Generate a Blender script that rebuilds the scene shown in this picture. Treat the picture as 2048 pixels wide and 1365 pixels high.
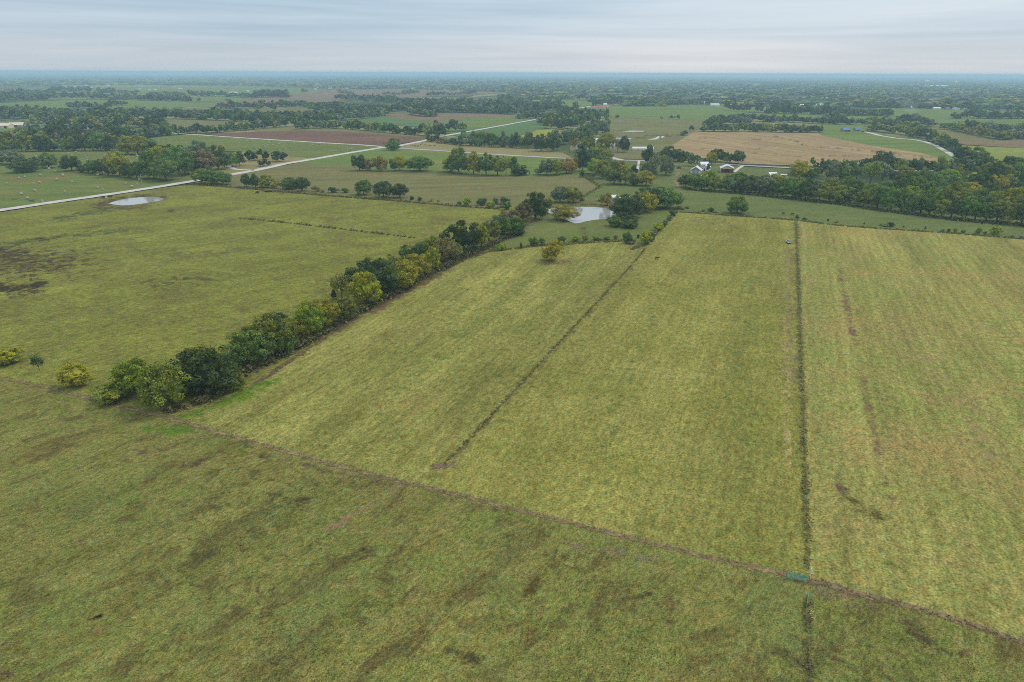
import bpy, bmesh, math, random
import numpy as np
from mathutils import Matrix, Vector
from mathutils.geometry import delaunay_2d_cdt

# ------------------------------------------------------------------ scene, camera, light
scene = bpy.context.scene
for o in list(bpy.data.objects):
    bpy.data.objects.remove(o)
COL = scene.collection
random.seed(7)
RNG = np.random.default_rng(7)

CAM_H = 85.0
FPX = 1365.33                    # focal length in pixels of the 2048 px wide photograph
PITCH = math.atan((682.5 - 146.3) / FPX)
ROLL = math.radians(0.23)

cam_data = bpy.data.cameras.new('camera')
cam_data.sensor_width = 36.0
cam_data.lens = 24.0
cam_data.clip_start = 0.5
cam_data.clip_end = 200000.0
cam = bpy.data.objects.new('camera', cam_data)
COL.objects.link(cam)
CAM_M = Matrix.Rotation(math.pi / 2 - PITCH, 4, 'X') @ Matrix.Rotation(ROLL, 4, 'Z')
cam.matrix_world = Matrix.Translation((0, 0, CAM_H)) @ CAM_M
scene.camera = cam

SUN_EL, SUN_AZ = math.radians(52), math.radians(58)     # azimuth measured from +Y towards +X
world = bpy.data.worlds.new('World')
scene.world = world
world.use_nodes = True
nt = world.node_tree
nt.nodes.clear()
W_out = nt.nodes.new('ShaderNodeOutputWorld')
W_bg = nt.nodes.new('ShaderNodeBackground')
W_bg.inputs['Strength'].default_value = 0.1
W_sky = nt.nodes.new('ShaderNodeTexSky')
W_sky.sky_type = 'NISHITA'
W_sky.sun_disc = False
W_sky.sun_elevation = SUN_EL
W_sky.sun_rotation = SUN_AZ
W_sky.air_density = 1.0
W_sky.dust_density = 2.0
tc = nt.nodes.new('ShaderNodeTexCoord')
sep = nt.nodes.new('ShaderNodeSeparateXYZ')
nt.links.new(tc.outputs['Generated'], sep.inputs[0])


def wn(kind, **kw):
    n = nt.nodes.new(kind)
    for k, v in kw.items():
        setattr(n, k, v)
    return n


def w_noise(scale, loc, detail, rough, dist):
    mp = wn('ShaderNodeMapping')
    mp.inputs['Scale'].default_value = scale
    mp.inputs['Location'].default_value = loc
    nt.links.new(tc.outputs['Generated'], mp.inputs['Vector'])
    n = wn('ShaderNodeTexNoise')
    n.inputs['Scale'].default_value = 1.0
    n.inputs['Detail'].default_value = detail
    n.inputs['Roughness'].default_value = rough
    n.inputs['Distortion'].default_value = dist
    nt.links.new(mp.outputs[0], n.inputs['Vector'])
    return n.outputs['Fac']


def w_ramp(sock, stops):
    r = wn('ShaderNodeValToRGB')
    r.color_ramp.elements[0].position = stops[0][0]
    r.color_ramp.elements[0].color = (*stops[0][1], 1)
    r.color_ramp.elements[1].position = stops[-1][0]
    r.color_ramp.elements[1].color = (*stops[-1][1], 1)
    for p, c in stops[1:-1]:
        e = r.color_ramp.elements.new(p)
        e.color = (*c, 1)
    nt.links.new(sock, r.inputs[0])
    return r.outputs[0]


def w_mix(a, b, f, mode='MIX'):
    m = wn('ShaderNodeMix', data_type='RGBA', blend_type=mode)
    for s, i in ((f, 0), (a, 6), (b, 7)):
        if isinstance(s, (int, float)):
            m.inputs[i].default_value = s
        elif isinstance(s, tuple):
            m.inputs[i].default_value = (*s, 1)
        else:
            nt.links.new(s, m.inputs[i])
    return m.outputs[2]


# stratus deck: darker blue grey sheets and paler bands, the deck brighter overhead
n_band = w_noise((1.3, 1.3, 34), (3.1, 0.4, 1.2), 5, 0.55, 0.35)
n_wisp = w_noise((3.5, 3.5, 90), (0.7, 5.2, 0.3), 6, 0.6, 0.5)
elev = w_ramp(sep.outputs['Z'], [(0.0, (.635, .66, .695)), (0.022, (.63, .655, .69)), (0.05, (.515, .605, .69)),
                                 (0.11, (.49, .61, .715)), (0.35, (.68, .75, .82)), (1.0, (1.05, 1.06, 1.08))])
band = w_ramp(n_band, [(0.36, (.80, .87, .91)), (0.5, (.98, .99, 1.0)), (0.64, (1.18, 1.12, 1.08))])
wisp = w_ramp(n_wisp, [(0.35, (.965, .975, .98)), (0.65, (1.035, 1.025, 1.02))])
side = w_ramp(sep.outputs['X'], [(-0.0, (.96, .98, .99)), (0.6, (1.08, 1.06, 1.04))])
deck = w_mix(elev, band, 0.85, 'MULTIPLY')
deck = w_mix(deck, wisp, 1.0, 'MULTIPLY')
deck = w_mix(deck, side, 1.0, 'MULTIPLY')
deck = w_mix(deck, (11.0, 11.0, 11.0), 1.0, 'MULTIPLY')
skycol = w_mix(W_sky.outputs[0], deck, 0.92)
nt.links.new(skycol, W_bg.inputs['Color'])
nt.links.new(W_bg.outputs[0], W_out.inputs['Surface'])

sun_d = bpy.data.lights.new('sun', 'SUN')
sun_d.energy = 1.5
sun_d.angle = math.radians(11)
sun_d.color = (1.0, 0.95, 0.88)
sun = bpy.data.objects.new('sun', sun_d)
COL.objects.link(sun)
sdir = Vector((math.sin(SUN_AZ) * math.cos(SUN_EL), math.cos(SUN_AZ) * math.cos(SUN_EL), math.sin(SUN_EL)))
sun.rotation_euler = sdir.to_track_quat('Z', 'Y').to_euler()
sun.location = sdir * 400

scene.view_settings.view_transform = 'Standard'
scene.view_settings.look = 'None'
scene.view_settings.exposure = 0.0
scene.view_settings.gamma = 1.0
scene.view_settings.use_curve_mapping = False
scene.cycles.max_bounces = 5
scene.cycles.diffuse_bounces = 3
scene.cycles.glossy_bounces = 2
scene.cycles.transmission_bounces = 2
scene.cycles.volume_bounces = 1
scene.cycles.transparent_max_bounces = 8
scene.cycles.use_adaptive_sampling = False
scene.cycles.filter_width = 1.0
scene.cycles.use_denoising = False
scene.cycles.denoiser = 'OPENIMAGEDENOISE'
scene.cycles.denoising_input_passes = 'RGB_ALBEDO_NORMAL'

# ------------------------------------------------------------------ measuring the ground
_R = np.array(CAM_M.to_3x3())
HORIZON_ANG = 0.0


def G(u, v, z=0.0):
    """photo pixel -> metres on the level ground"""
    u = np.asarray(u, float)
    v = np.asarray(v, float)
    d = np.stack([(u - 1024) / FPX, (682.5 - v) / FPX, -np.ones_like(u)], -1)
    w = d @ _R.T
    t = (z - CAM_H) / np.minimum(w[..., 2], -1e-5)
    return w[..., 0] * t, w[..., 1] * t, t          # t is the depth along the optical axis


def P(u, v, z=0.0):
    x, y, t = G(u, v)
    return Vector((float(x), float(y), z))


def mpp(u, v):
    """metres per photo pixel at a ground point, and the downward view angle there"""
    x, y, t = G(u, v)
    return float(t) / FPX, math.atan2(CAM_H, math.hypot(float(x), float(y)))


def tag(o, label=None, cat=None, group=None, kind=None):
    if label: o['label'] = label
    if cat: o['category'] = cat
    if group: o['group'] = group
    if kind: o['kind'] = kind
    return o


def new_obj(name, me, mat=None, parent=None, loc=None):
    o = bpy.data.objects.new(name, me)
    COL.objects.link(o)
    if mat is not None and me is not None and not me.materials:
        me.materials.append(mat)
    if parent is not None:
        o.parent = parent
    if loc is not None:
        o.location = loc
    return o


def empty(name, loc, rz=0.0, scale=None):
    o = bpy.data.objects.new(name, None)
    COL.objects.link(o)
    o.empty_display_size = 0.5
    o.location = loc
    o.rotation_euler = (0, 0, rz)
    if scale is not None:
        o.scale = scale
    return o


def mesh_np(name, verts, faces, attrs=None):
    """faces: (M,k) int array"""
    me = bpy.data.meshes.new(name)
    verts = np.asarray(verts, np.float32)
    faces = np.asarray(faces, np.int32)
    M, k = faces.shape
    me.vertices.add(len(verts))
    me.vertices.foreach_set('co', verts.ravel())
    me.loops.add(M * k)
    me.loops.foreach_set('vertex_index', faces.ravel())
    me.polygons.add(M)
    me.polygons.foreach_set('loop_start', np.arange(0, M * k, k, dtype=np.int32))
    me.update(calc_edges=True)
    for nm, (typ, dom, arr) in (attrs or {}).items():
        a = me.attributes.new(nm, typ, dom)
        a.data.foreach_set('color' if 'COLOR' in typ else 'value', np.asarray(arr, np.float32).ravel())
    return me


# ------------------------------------------------------------------ materials
class NB:
    """small helper to write node trees"""
    def __init__(self, name):
        self.m = bpy.data.materials.new(name)
        self.m.use_nodes = True
        self.t = self.m.node_tree
        self.t.nodes.clear()
        self.out = self.t.nodes.new('ShaderNodeOutputMaterial')

    def n(self, kind, **kw):
        x = self.t.nodes.new(kind)
        for k, v in kw.items():
            setattr(x, k, v)
        return x

    def put(self, sock, val):
        if isinstance(val, (int, float)):
            sock.default_value = val
        elif isinstance(val, tuple):
            sock.default_value = (*val, 1) if (len(val) == 3 and sock.type == 'RGBA') else val
        else:
            self.t.links.new(val, sock)

    def pos(self):
        return self.n('ShaderNodeNewGeometry').outputs['Position']

    def mapping(self, vec, scale=(1, 1, 1), rot=0.0, loc=(0, 0, 0)):
        # rotate first, then stretch
        a = self.n('ShaderNodeMapping')
        a.inputs['Rotation'].default_value = (0, 0, rot)
        a.inputs['Location'].default_value = loc
        self.put(a.inputs['Vector'], vec)
        b = self.n('ShaderNodeMapping')
        b.inputs['Scale'].default_value = scale
        self.put(b.inputs['Vector'], a.outputs[0])
        return b.outputs[0]

    def noise(self, vec, scale, detail=3.0, rough=0.55, dist=0.0):
        x = self.n('ShaderNodeTexNoise')
        self.put(x.inputs['Vector'], vec)
        x.inputs['Scale'].default_value = scale
        x.inputs['Detail'].default_value = detail
        x.inputs['Roughness'].default_value = rough
        x.inputs['Distortion'].default_value = dist
        return x.outputs['Fac']

    def rng(self, sock, a, b, c, d, clamp=True):
        x = self.n('ShaderNodeMapRange', clamp=clamp)
        self.put(x.inputs['Value'], sock)
        for i, v in enumerate((a, b, c, d)):
            x.inputs[1 + i].default_value = v
        return x.outputs[0]

    def mix(self, a, b, f, mode='MIX'):
        m = self.n('ShaderNodeMix', data_type='RGBA', blend_type=mode)
        self.put(m.inputs[0], f)
        self.put(m.inputs[6], a)
        self.put(m.inputs[7], b)
        return m.outputs[2]

    def math(self, op, a, b=0.0):
        m = self.n('ShaderNodeMath', operation=op)
        self.put(m.inputs[0], a)
        self.put(m.inputs[1], b)
        return m.outputs[0]

    def scalecol(self, col, f):
        v = self.n('ShaderNodeVectorMath', operation='SCALE')
        self.put(v.inputs[0], col)
        self.put(v.inputs['Scale'], f)
        return v.outputs[0]

    def attr(self, name, out='Color'):
        a = self.n('ShaderNodeAttribute', attribute_name=name)
        return a.outputs[out]

    def bump(self, height, strength, dist):
        b = self.n('ShaderNodeBump')
        b.inputs['Strength'].default_value = strength
        b.inputs['Distance'].default_value = dist
        self.put(b.inputs['Height'], height)
        return b.outputs[0]

    def diffuse(self, col, normal=None):
        d = self.n('ShaderNodeBsdfDiffuse')
        self.put(d.inputs['Color'], col)
        if normal is not None:
            self.put(d.inputs['Normal'], normal)
        self.t.links.new(d.outputs[0], self.out.inputs['Surface'])
        return self.m

    def principled(self, col, rough=0.6, metal=0.0, normal=None, spec=0.5):
        d = self.n('ShaderNodeBsdfPrincipled')
        self.put(d.inputs['Base Color'], col)
        self.put(d.inputs['Roughness'], rough)
        d.inputs['Metallic'].default_value = metal
        d.inputs['Specular IOR Level'].default_value = spec
        if normal is not None:
            self.put(d.inputs['Normal'], normal)
        self.t.links.new(d.outputs[0], self.out.inputs['Surface'])
        return self.m


def mow_dir(a, b2):
    x1, y1, _ = G(*a)
    x2, y2, _ = G(*b2)
    return math.pi / 2 - math.atan2(float(y2 - y1), float(x2 - x1))


def field_mat(name, c1, c2, c3, mow=0.0, streak=0.0, swath=0.0, fine=0.35, macro=0.02, mid=0.11, fscale=1.1, midamt=0.7, tuft=0.0, tuftcol=(.05, .045, .02)):
    """short vegetation: two greens drifting over the field, dry or bare tint in the middle scale, streaks along the mowing direction, grain"""
    b = NB(name)
    p = b.pos()
    n1 = b.noise(p, macro, 3, 0.55, 0.4)
    col = b.mix(c1, c2, b.rng(n1, 0.36, 0.64, 0, 1))
    n2 = b.noise(p, mid, 5, 0.68, 0.5)
    col = b.mix(col, c3, b.math('MULTIPLY', b.rng(n2, 0.46, 0.70, 0, 1), midamt))
    if streak:
        st = b.noise(b.mapping(p, (0.55, 0.06, 1), mow), 1.0, 4, 0.6)
        col = b.scalecol(col, b.rng(st, 0.3, 0.7, 1 - streak, 1 + streak))
        st3 = b.noise(b.mapping(p, (0.040, 0.0035, 1), mow, (2, 8, 0)), 1.0, 3, 0.6)
        col = b.scalecol(col, b.rng(st3, 0.34, 0.66, 1 - streak * .7, 1 + streak * .7))
        st2 = b.noise(b.mapping(p, (0.10, 0.013, 1), mow, (7, 3, 0)), 1.0, 3, 0.6)
        col = b.scalecol(col, b.rng(st2, 0.3, 0.7, 1 - streak * .9, 1 + streak * .9))
    if swath:
        w = b.n('ShaderNodeTexWave', wave_type='BANDS', bands_direction='X', wave_profile='SIN')
        b.put(w.inputs['Vector'], b.mapping(p, (1, 1, 1), mow))
        w.inputs['Scale'].default_value = 0.075
        w.inputs['Distortion'].default_value = 1.6
        w.inputs['Detail'].default_value = 3
        w.inputs['Detail Scale'].default_value = 0.6
        col = b.scalecol(col, b.rng(w.outputs['Fac'], 0, 1, 1 - swath, 1 + swath))
    if tuft:
        t1 = b.noise(p, 0.30, 4, 0.7, 0.6)
        t0 = b.noise(p, 0.028, 2, 0.5, 0.3)
        col = b.mix(col, tuftcol, b.math('MULTIPLY', b.math('MULTIPLY', b.rng(t1, 0.50, 0.66, 0, 1), b.rng(t0, 0.40, 0.62, 0.1, 1)), tuft))
    if name == 'near_pasture':
        # tussocky dark ground and paler, shorter turf lying in long drifts
        d1 = b.noise(b.mapping(p, (0.15, 0.065, 1), mow, (4, 9, 0)), 1.0, 6, 0.74, 0.6)
        col = b.mix(col, (.086, .070, .027), b.math('MULTIPLY', b.rng(d1, 0.51, 0.63, 0, 1), .80))
        d2 = b.noise(b.mapping(p, (0.06, 0.03, 1), mow, (41, 3, 0)), 1.0, 4, 0.65, 0.4)
        col = b.mix(col, (.138, .166, .052), b.math('MULTIPLY', b.rng(d2, 0.52, 0.66, 0, 1), .65))
    if name in ('hay_meadow_b', 'hay_meadow_c', 'left_pasture'):
        d1 = b.noise(p, 0.032, 4, 0.62, 0.4)
        dc = {'hay_meadow_b': (.150, .165, .038), 'hay_meadow_c': (.275, .205, .080), 'left_pasture': (.118, .108, .040)}[name]
        col = b.mix(col, dc, b.math('MULTIPLY', b.rng(d1, 0.50, 0.66, 0, 1), .6))
    # painted patches: mud, bare soil, greener flushes, worn tracks (rgb = their colour, alpha = how much)
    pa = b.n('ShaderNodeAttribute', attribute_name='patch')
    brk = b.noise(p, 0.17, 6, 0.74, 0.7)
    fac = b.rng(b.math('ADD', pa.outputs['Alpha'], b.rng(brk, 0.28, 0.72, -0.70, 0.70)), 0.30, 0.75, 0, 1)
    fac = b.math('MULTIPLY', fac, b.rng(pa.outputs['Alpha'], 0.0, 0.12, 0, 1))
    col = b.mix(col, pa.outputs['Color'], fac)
    g1 = b.noise(b.mapping(p, (1.0, 0.55, 1), mow), fscale, 4, 0.75, 0.3)
    col = b.scalecol(col, b.rng(g1, 0.30, 0.70, 1 - fine, 1 + fine))
    g0 = b.noise(p, fscale * 2.7, 2, 0.6)
    col = b.scalecol(col, b.rng(g0, 0.30, 0.70, 1 - fine, 1 + fine))
    g2 = b.noise(p, 0.5, 4, 0.75)
    hue = b.mix((1.20, 0.98, 0.88), (0.85, 1.03, 1.0), b.rng(g2, 0.33, 0.67, 0, 1))
    col = b.mix(col, hue, 1.0, 'MULTIPLY')
    nb = b.bump(b.noise(p, 1.4, 4, 0.7), 0.6, 0.35)
    return b.diffuse(col, nb)


def plain(name, col, rough=0.7, metal=0.0, var=0.12, scale=0.8, spec=0.4):
    b = NB(name)
    c = b.n('ShaderNodeTexCoord').outputs['Object']
    n = b.noise(c, scale, 4, 0.6)
    cc = b.scalecol(col if not isinstance(col, tuple) else b.mix(col, col, 0.0), b.rng(n, 0.3, 0.7, 1 - var, 1 + var))
    return b.principled(cc, rough, metal, None, spec)


def foliage_mat(name, use_obj=True):
    b = NB(name)
    if use_obj:
        oi = b.n('ShaderNodeObjectInfo')
        base, amt = oi.outputs['Color'], oi.outputs['Alpha']
    else:
        a = b.n('ShaderNodeAttribute', attribute_name='col')
        base, amt = a.outputs['Color'], a.outputs['Alpha']
    tone = b.attr('tone', 'Fac')
    yel = b.attr('yel', 'Fac')
    col = b.scalecol(base, b.rng(tone, 0, 1, 0.48, 1.72))
    col = b.mix(col, b.scalecol(b.mix((.30, .265, .025), (.30, .265, .025), 0.0), b.rng(tone, 0, 1, 0.55, 1.4)),
                b.math('MULTIPLY', b.rng(b.math('ADD', yel, b.math('SUBTRACT', amt, 1.0)), 0.0, 0.25, 0, 1), 0.75))
    d = b.n('ShaderNodeBsdfDiffuse')
    t = b.n('ShaderNodeBsdfTranslucent')
    b.put(d.inputs['Color'], col)
    b.put(t.inputs['Color'], b.scalecol(col, 1.15))
    m = b.n('ShaderNodeMixShader')
    m.inputs[0].default_value = 0.14
    b.t.links.new(d.outputs[0], m.inputs[1])
    b.t.links.new(t.outputs[0], m.inputs[2])
    b.t.links.new(m.outputs[0], b.out.inputs['Surface'])
    return b.m


M_LEAF = foliage_mat('leaves', True)
M_LEAF_FAR = foliage_mat('far_leaves', False)
M_BARK = plain('bark', (.12, .10, .08), 0.9, var=0.3, scale=2.0)

# ------------------------------------------------------------------ haze
hz = NB('haze_air')
pv = hz.n('ShaderNodeVolumePrincipled')
HAZE_D = 0.00014
pv.inputs['Color'].default_value = (0.54, 0.80, 1.0, 1)
pv.inputs['Density'].default_value = HAZE_D
pv.inputs['Anisotropy'].default_value = 0.1
hz.t.links.new(pv.outputs[0], hz.out.inputs['Volume'])
FAR = 60000.0
bx = FAR + 1500
hv = [(x, y, z) for z in (-1.6, 92.0) for x, y in ((-bx, -3000), (bx, -3000), (bx, bx), (-bx, bx))]
hf = [(3, 2, 1, 0), (4, 5, 6, 7), (0, 1, 5, 4), (1, 2, 6, 5), (2, 3, 7, 6), (3, 0, 4, 7)]
me = bpy.data.meshes.new('haze')
me.from_pydata(hv, [], hf)
tag(new_obj('haze', me, hz.m), 'pale blue haze lying over the whole countryside', None, None, 'stuff')

# ------------------------------------------------------------------ the ground
# base sheet to the horizon: scrubby, half wooded country
b = NB('far_country')
p = b.pos()
c = b.mix((.060, .080, .030), (.120, .140, .055), b.rng(b.noise(p, 0.006, 4, 0.6, 0.5), 0.4, 0.6, 0, 1))
stretch = b.mapping(p, (0.0006, 0.0016, 1), 0.1)
c = b.mix(c, (.24, .24, .11), b.math('MULTIPLY', b.rng(b.noise(stretch, 1.0, 5, 0.6, 0.5), 0.48, 0.55, 0, 1), 0.9))
c = b.mix(c, (.025, .040, .020), b.rng(b.noise(p, 0.02, 4, 0.7), 0.48, 0.62, 0, 0.8))
M_FAR = b.diffuse(c)
gx0 = 60000.0
me = bpy.data.meshes.new('ground')
rings = [0, 60, 400, 1500, 5000, 15000, 35000, 60000]
bmg = bmesh.new()
seg = 96
vr = [[bmg.verts.new((0, 0, -0.5))]]
for r in rings[1:]:
    vr.append([bmg.verts.new((r * math.sin(2 * math.pi * k / seg), r * math.cos(2 * math.pi * k / seg), -0.5)) for k in range(seg)])
for k in range(seg):
    bmg.faces.new((vr[0][0], vr[1][(k + 1) % seg], vr[1][k]))
    for i in range(1, len(rings) - 1):
        bmg.faces.new((vr[i][k], vr[i][(k + 1) % seg], vr[i + 1][(k + 1) % seg], vr[i + 1][k]))
bmesh.ops.recalc_face_normals(bmg, faces=bmg.faces)
bmg.to_mesh(me)
bmg.free()
# keep the disc in front of the haze's rear wall
for vtx in me.vertices:
    vtx.co.y = max(vtx.co.y, -2500)
tag(new_obj('ground', me, M_FAR), None, None, None, 'structure')

STROKES = {}


def stroke(field, pts, width, col, k=1.0):
    STROKES.setdefault(field, []).append((np.array(pts, float), float(width), col, k))


def seg_dist(q, pts, ay=2.2):
    s = np.array([1.0, ay])
    q = q * s
    pts = pts * s
    if len(pts) == 1:
        return np.linalg.norm(q - pts[0], axis=1)
    best = np.full(len(q), 1e9)
    for a, bb in zip(pts[:-1], pts[1:]):
        d = bb - a
        t = np.clip(((q - a) @ d) / max(d @ d, 1e-9), 0, 1)
        best = np.minimum(best, np.linalg.norm(q - (a + t[:, None] * d), axis=1))
    return best


def densify(poly, step, jit, closed=True):
    out = []
    n = len(poly)
    for i in range(n if closed else n - 1):
        a = np.array(poly[i], float)
        c2 = np.array(poly[(i + 1) % n], float)
        L = np.linalg.norm((c2 - a) * np.array([1, 2.0]))
        k = max(1, int(L / step))
        for j in range(k):
            q = a + (c2 - a) * j / k
            if j and jit:
                q = q + RNG.normal(0, jit, 2) * np.array([1, .5])
            out.append(q)
    if not closed:
        out.append(np.array(poly[-1], float))
    return out


LEVEL = [0]


def in_poly(q, poly):
    x, y = q[:, 0], q[:, 1]
    inside = np.zeros(len(q), bool)
    n = len(poly)
    for i in range(n):
        x1, y1 = poly[i]
        x2, y2 = poly[(i + 1) % n]
        cond = (y1 > y) != (y2 > y)
        with np.errstate(divide='ignore', invalid='ignore'):
            xi = (x2 - x1) * (y - y1) / (y2 - y1 + 1e-12) + x1
        inside ^= cond & (x < xi)
    return inside


def field(name, key, poly, mat, spacing=9.0, jit=0.6, z=None):
    bd = densify(poly, spacing * 1.3, jit)
    bda = np.array(bd)
    lo, hi = bda.min(0), bda.max(0)
    gx = np.arange(lo[0], hi[0], spacing)
    gy = np.arange(lo[1], hi[1], spacing * .6)
    q = np.stack(np.meshgrid(gx, gy), -1).reshape(-1, 2)
    q += RNG.uniform(-.3, .3, q.shape) * spacing * np.array([1, .6])
    q = q[in_poly(q, bd)]
    if len(q):
        q = q[seg_dist(q, np.array(bd + [bd[0]]), 1.0) > spacing * .35]
    pts = [Vector((float(a[0]), float(a[1]))) for a in bd] + [Vector((float(a[0]), float(a[1]))) for a in q]
    r = delaunay_2d_cdt(pts, [], [list(range(len(bd)))], 1, 1e-4)
    uv = np.array([(a[0], a[1]) for a in r[0]])
    tris = np.array([f for f in r[2] if len(f) == 3])
    if z is None:
        LEVEL[0] += 1
        z = 0.002 * LEVEL[0]
    x, y, t = G(uv[:, 0], uv[:, 1])
    V = np.stack([x, y, np.full_like(x, z)], -1)
    # faces up
    a, b2, c2 = V[tris[:, 0]], V[tris[:, 1]], V[tris[:, 2]]
    nz = np.cross(b2 - a, c2 - a)[:, 2]
    tris[nz < 0] = tris[nz < 0][:, ::-1]
    col = np.zeros((len(uv), 4))
    for pts_, w_, c_, k_ in STROKES.get(key, []):
        d = seg_dist(uv, pts_)
        al = np.clip(1.15 - d / w_, 0, 1) * k_
        m = al > 0
        o = col[m]
        aa = al[m][:, None]
        tot = np.maximum(o[:, 3:4] * (1 - aa) + aa, 1e-6)
        col[m, :3] = (o[:, :3] * o[:, 3:4] * (1 - aa) + np.array(c_) * aa) / tot
        col[m, 3] = np.maximum(o[:, 3], al[m])
    # spread colours to the unpainted points so that interpolation does not darken the rim
    if STROKES.get(key):
        un = col[:, 3] == 0
        if un.any() and (~un).any():
            src = np.array([s[2] for s in STROKES[key]])
            dd = np.stack([seg_dist(uv[un], s[0]) / s[1] for s in STROKES[key]], 1)
            col[un, :3] = src[dd.argmin(1)]
    me = mesh_np(name, V, tris, {'patch': ('FLOAT_COLOR', 'POINT', col)})
    o = new_obj(name, me, mat)
    tag(o, None, None, None, 'structure')
    return o


exec_after = []
# -------- colours (albedo)
HAY1, HAY2, HAY3 = (.226, .218, .065), (.184, .187, .053), (.262, .240, .082)
M_HAY_A = field_mat('hay_meadow_a', HAY1, HAY2, (.148, .158, .040), mow=mow_dir((600, 740), (900, 560)), streak=0.21, swath=0.0, fine=0.44, fscale=0.8)
M_HAY_B = field_mat('hay_meadow_b', HAY1, (.190, .188, .047), (.152, .158, .040), mow=mow_dir((960, 855), (1250, 545)), streak=0.16, swath=0.0, fine=0.44, fscale=0.8)
M_HAY_C = field_mat('hay_meadow_c', (.200, .216, .060), (.232, .222, .068), (.258, .216, .086), mow=mow_dir((1660, 1000), (1625, 500)), streak=0.17, swath=0.055, fine=0.44, fscale=0.8)
M_NEAR = field_mat('near_pasture', (.136, .162, .040), (.166, .160, .046), (.218, .196, .076), mow=mow_dir((300, 1300), (760, 1000)), streak=0.12, fine=0.52, fscale=1.5, macro=0.045, mid=0.20, midamt=.65, tuft=0.9, tuftcol=(.068, .054, .026))
M_LEFT = field_mat('left_pasture', (.192, .206, .044), (.160, .170, .040), (.122, .114, .040), mow=mow_dir((100, 560), (700, 470)), streak=0.12, fine=0.44, fscale=0.8, mid=0.10, tuft=0.45, tuftcol=(.080, .068, .032))
M_MEADOW = field_mat('pond_meadow', (.118, .150, .048), (.135, .155, .050), (.110, .120, .045), mow=0.5, streak=0.08, fine=0.30, midamt=.5)
M_STRIP = field_mat('grazed_strip', (.130, .160, .055), (.115, .150, .050), (.105, .115, .045), mow=1.3, streak=0.08, fine=0.32, tuft=0.5, tuftcol=(.06, .085, .03))
M_OLIVE = field_mat('olive_meadow', (.150, .150, .060), (.165, .155, .070), (.130, .150, .055), mow=1.35, streak=0.14, fine=0.25)
M_GREEN = field_mat('green_meadow', (.110, .170, .048), (.135, .180, .050), (.160, .175, .050), mow=1.4, streak=0.12, fine=0.22)
M_BALE = field_mat('bale_meadow', (.105, .160, .045), (.140, .165, .048), (.165, .140, .060), mow=1.45, streak=0.14, fine=0.25)
M_TAN = field_mat('dry_meadow', (.240, .205, .105), (.215, .195, .090), (.190, .180, .075), mow=1.4, streak=0.10, fine=0.2)
M_YEL = field_mat('yellow_crop', (.270, .255, .035), (.200, .225, .045), (.320, .265, .035), mow=1.3, streak=0.16, fine=0.2)
M_YG = field_mat('yellow_green_meadow', (.200, .240, .055), (.170, .220, .055), (.260, .240, .055), mow=1.2, streak=0.12, fine=0.2)
M_SOIL = field_mat('ploughed_soil', (.140, .082, .062), (.165, .098, .074), (.120, .075, .055), mow=1.48, streak=0.16, swath=0.06, fine=0.2)
M_STUB = field_mat('maize_stubble', (.290, .215, .115), (.260, .190, .110), (.330, .265, .125), mow=-0.40, streak=0.16, swath=0.09, fine=0.18)
M_PINK = field_mat('fallow_field', (.185, .130, .085), (.160, .135, .075), (.215, .150, .105), mow=1.5, streak=0.14, fine=0.15)
M_BLUEG = field_mat('bean_field', (.095, .165, .065), (.085, .150, .060), (.120, .170, .060), mow=1.4, streak=0.12, fine=0.15)

BROWN, DARKB, DKG, TANC = (.085, .058, .036), (.045, .034, .022), (.060, .085, .026), (.19, .14, .085)
# pasture on the left: boggy rushes, bare peat, the mud round the pool
stroke('left', [(-40, 520), (60, 530), (120, 525)], 100, (.070, .054, .030), .64)
stroke('left', [(-40, 570), (40, 580), (70, 572)], 46, DARKB, .72)
stroke('left', [(-40, 500), (30, 512)], 64, (.055, .042, .026), .70)
stroke('left', [(20, 488), (90, 478), (150, 470), (250, 462)], 16, (.070, .090, .032), .7)
stroke('left', [(75, 478), (115, 475)], 10, DARKB, .9)
stroke('left', [(110, 440), (170, 428), (230, 417), (290, 414)], 18, (.070, .088, .035), .72)
stroke('left', [(185, 411), (215, 405), (240, 398), (290, 392), (330, 396)], 12, BROWN, .85)
stroke('left', [(196, 412), (215, 409)], 14, (.085, .06, .045), .9)
stroke('left', [(245, 414), (285, 414)], 10, (.14, .075, .042), .85)
stroke('left', [(330, 423), (350, 421)], 5, BROWN, .8)
stroke('left', [(300, 570), (420, 560)], 40, (.085, .080, .032), .50)
stroke('left', [(340, 560), (375, 558)], 14, (.065, .06, .026), .66)
stroke('left', [(140, 620), (300, 640), (480, 620)], 60, (.130, .125, .040), .40)
stroke('left', [(270, 500), (380, 512), (500, 498)], 26, (.115, .110, .042), .48)
stroke('left', [(250, 520), (330, 530), (480, 545)], 14, (.190, .200, .055), .55)
stroke('left', [(560, 640), (620, 600), (660, 560)], 26, (.100, .095, .035), .42)
stroke('left', [(460, 556), (474, 558)], 6, DARKB, .7)
stroke('left', [(200, 775), (300, 760), (380, 735)], 20, (.10, .09, .04), .5)
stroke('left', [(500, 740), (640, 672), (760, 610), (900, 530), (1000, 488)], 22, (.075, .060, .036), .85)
stroke('left', [(490, 382), (540, 384), (620, 386)], 7, BROWN, .6)
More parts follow.
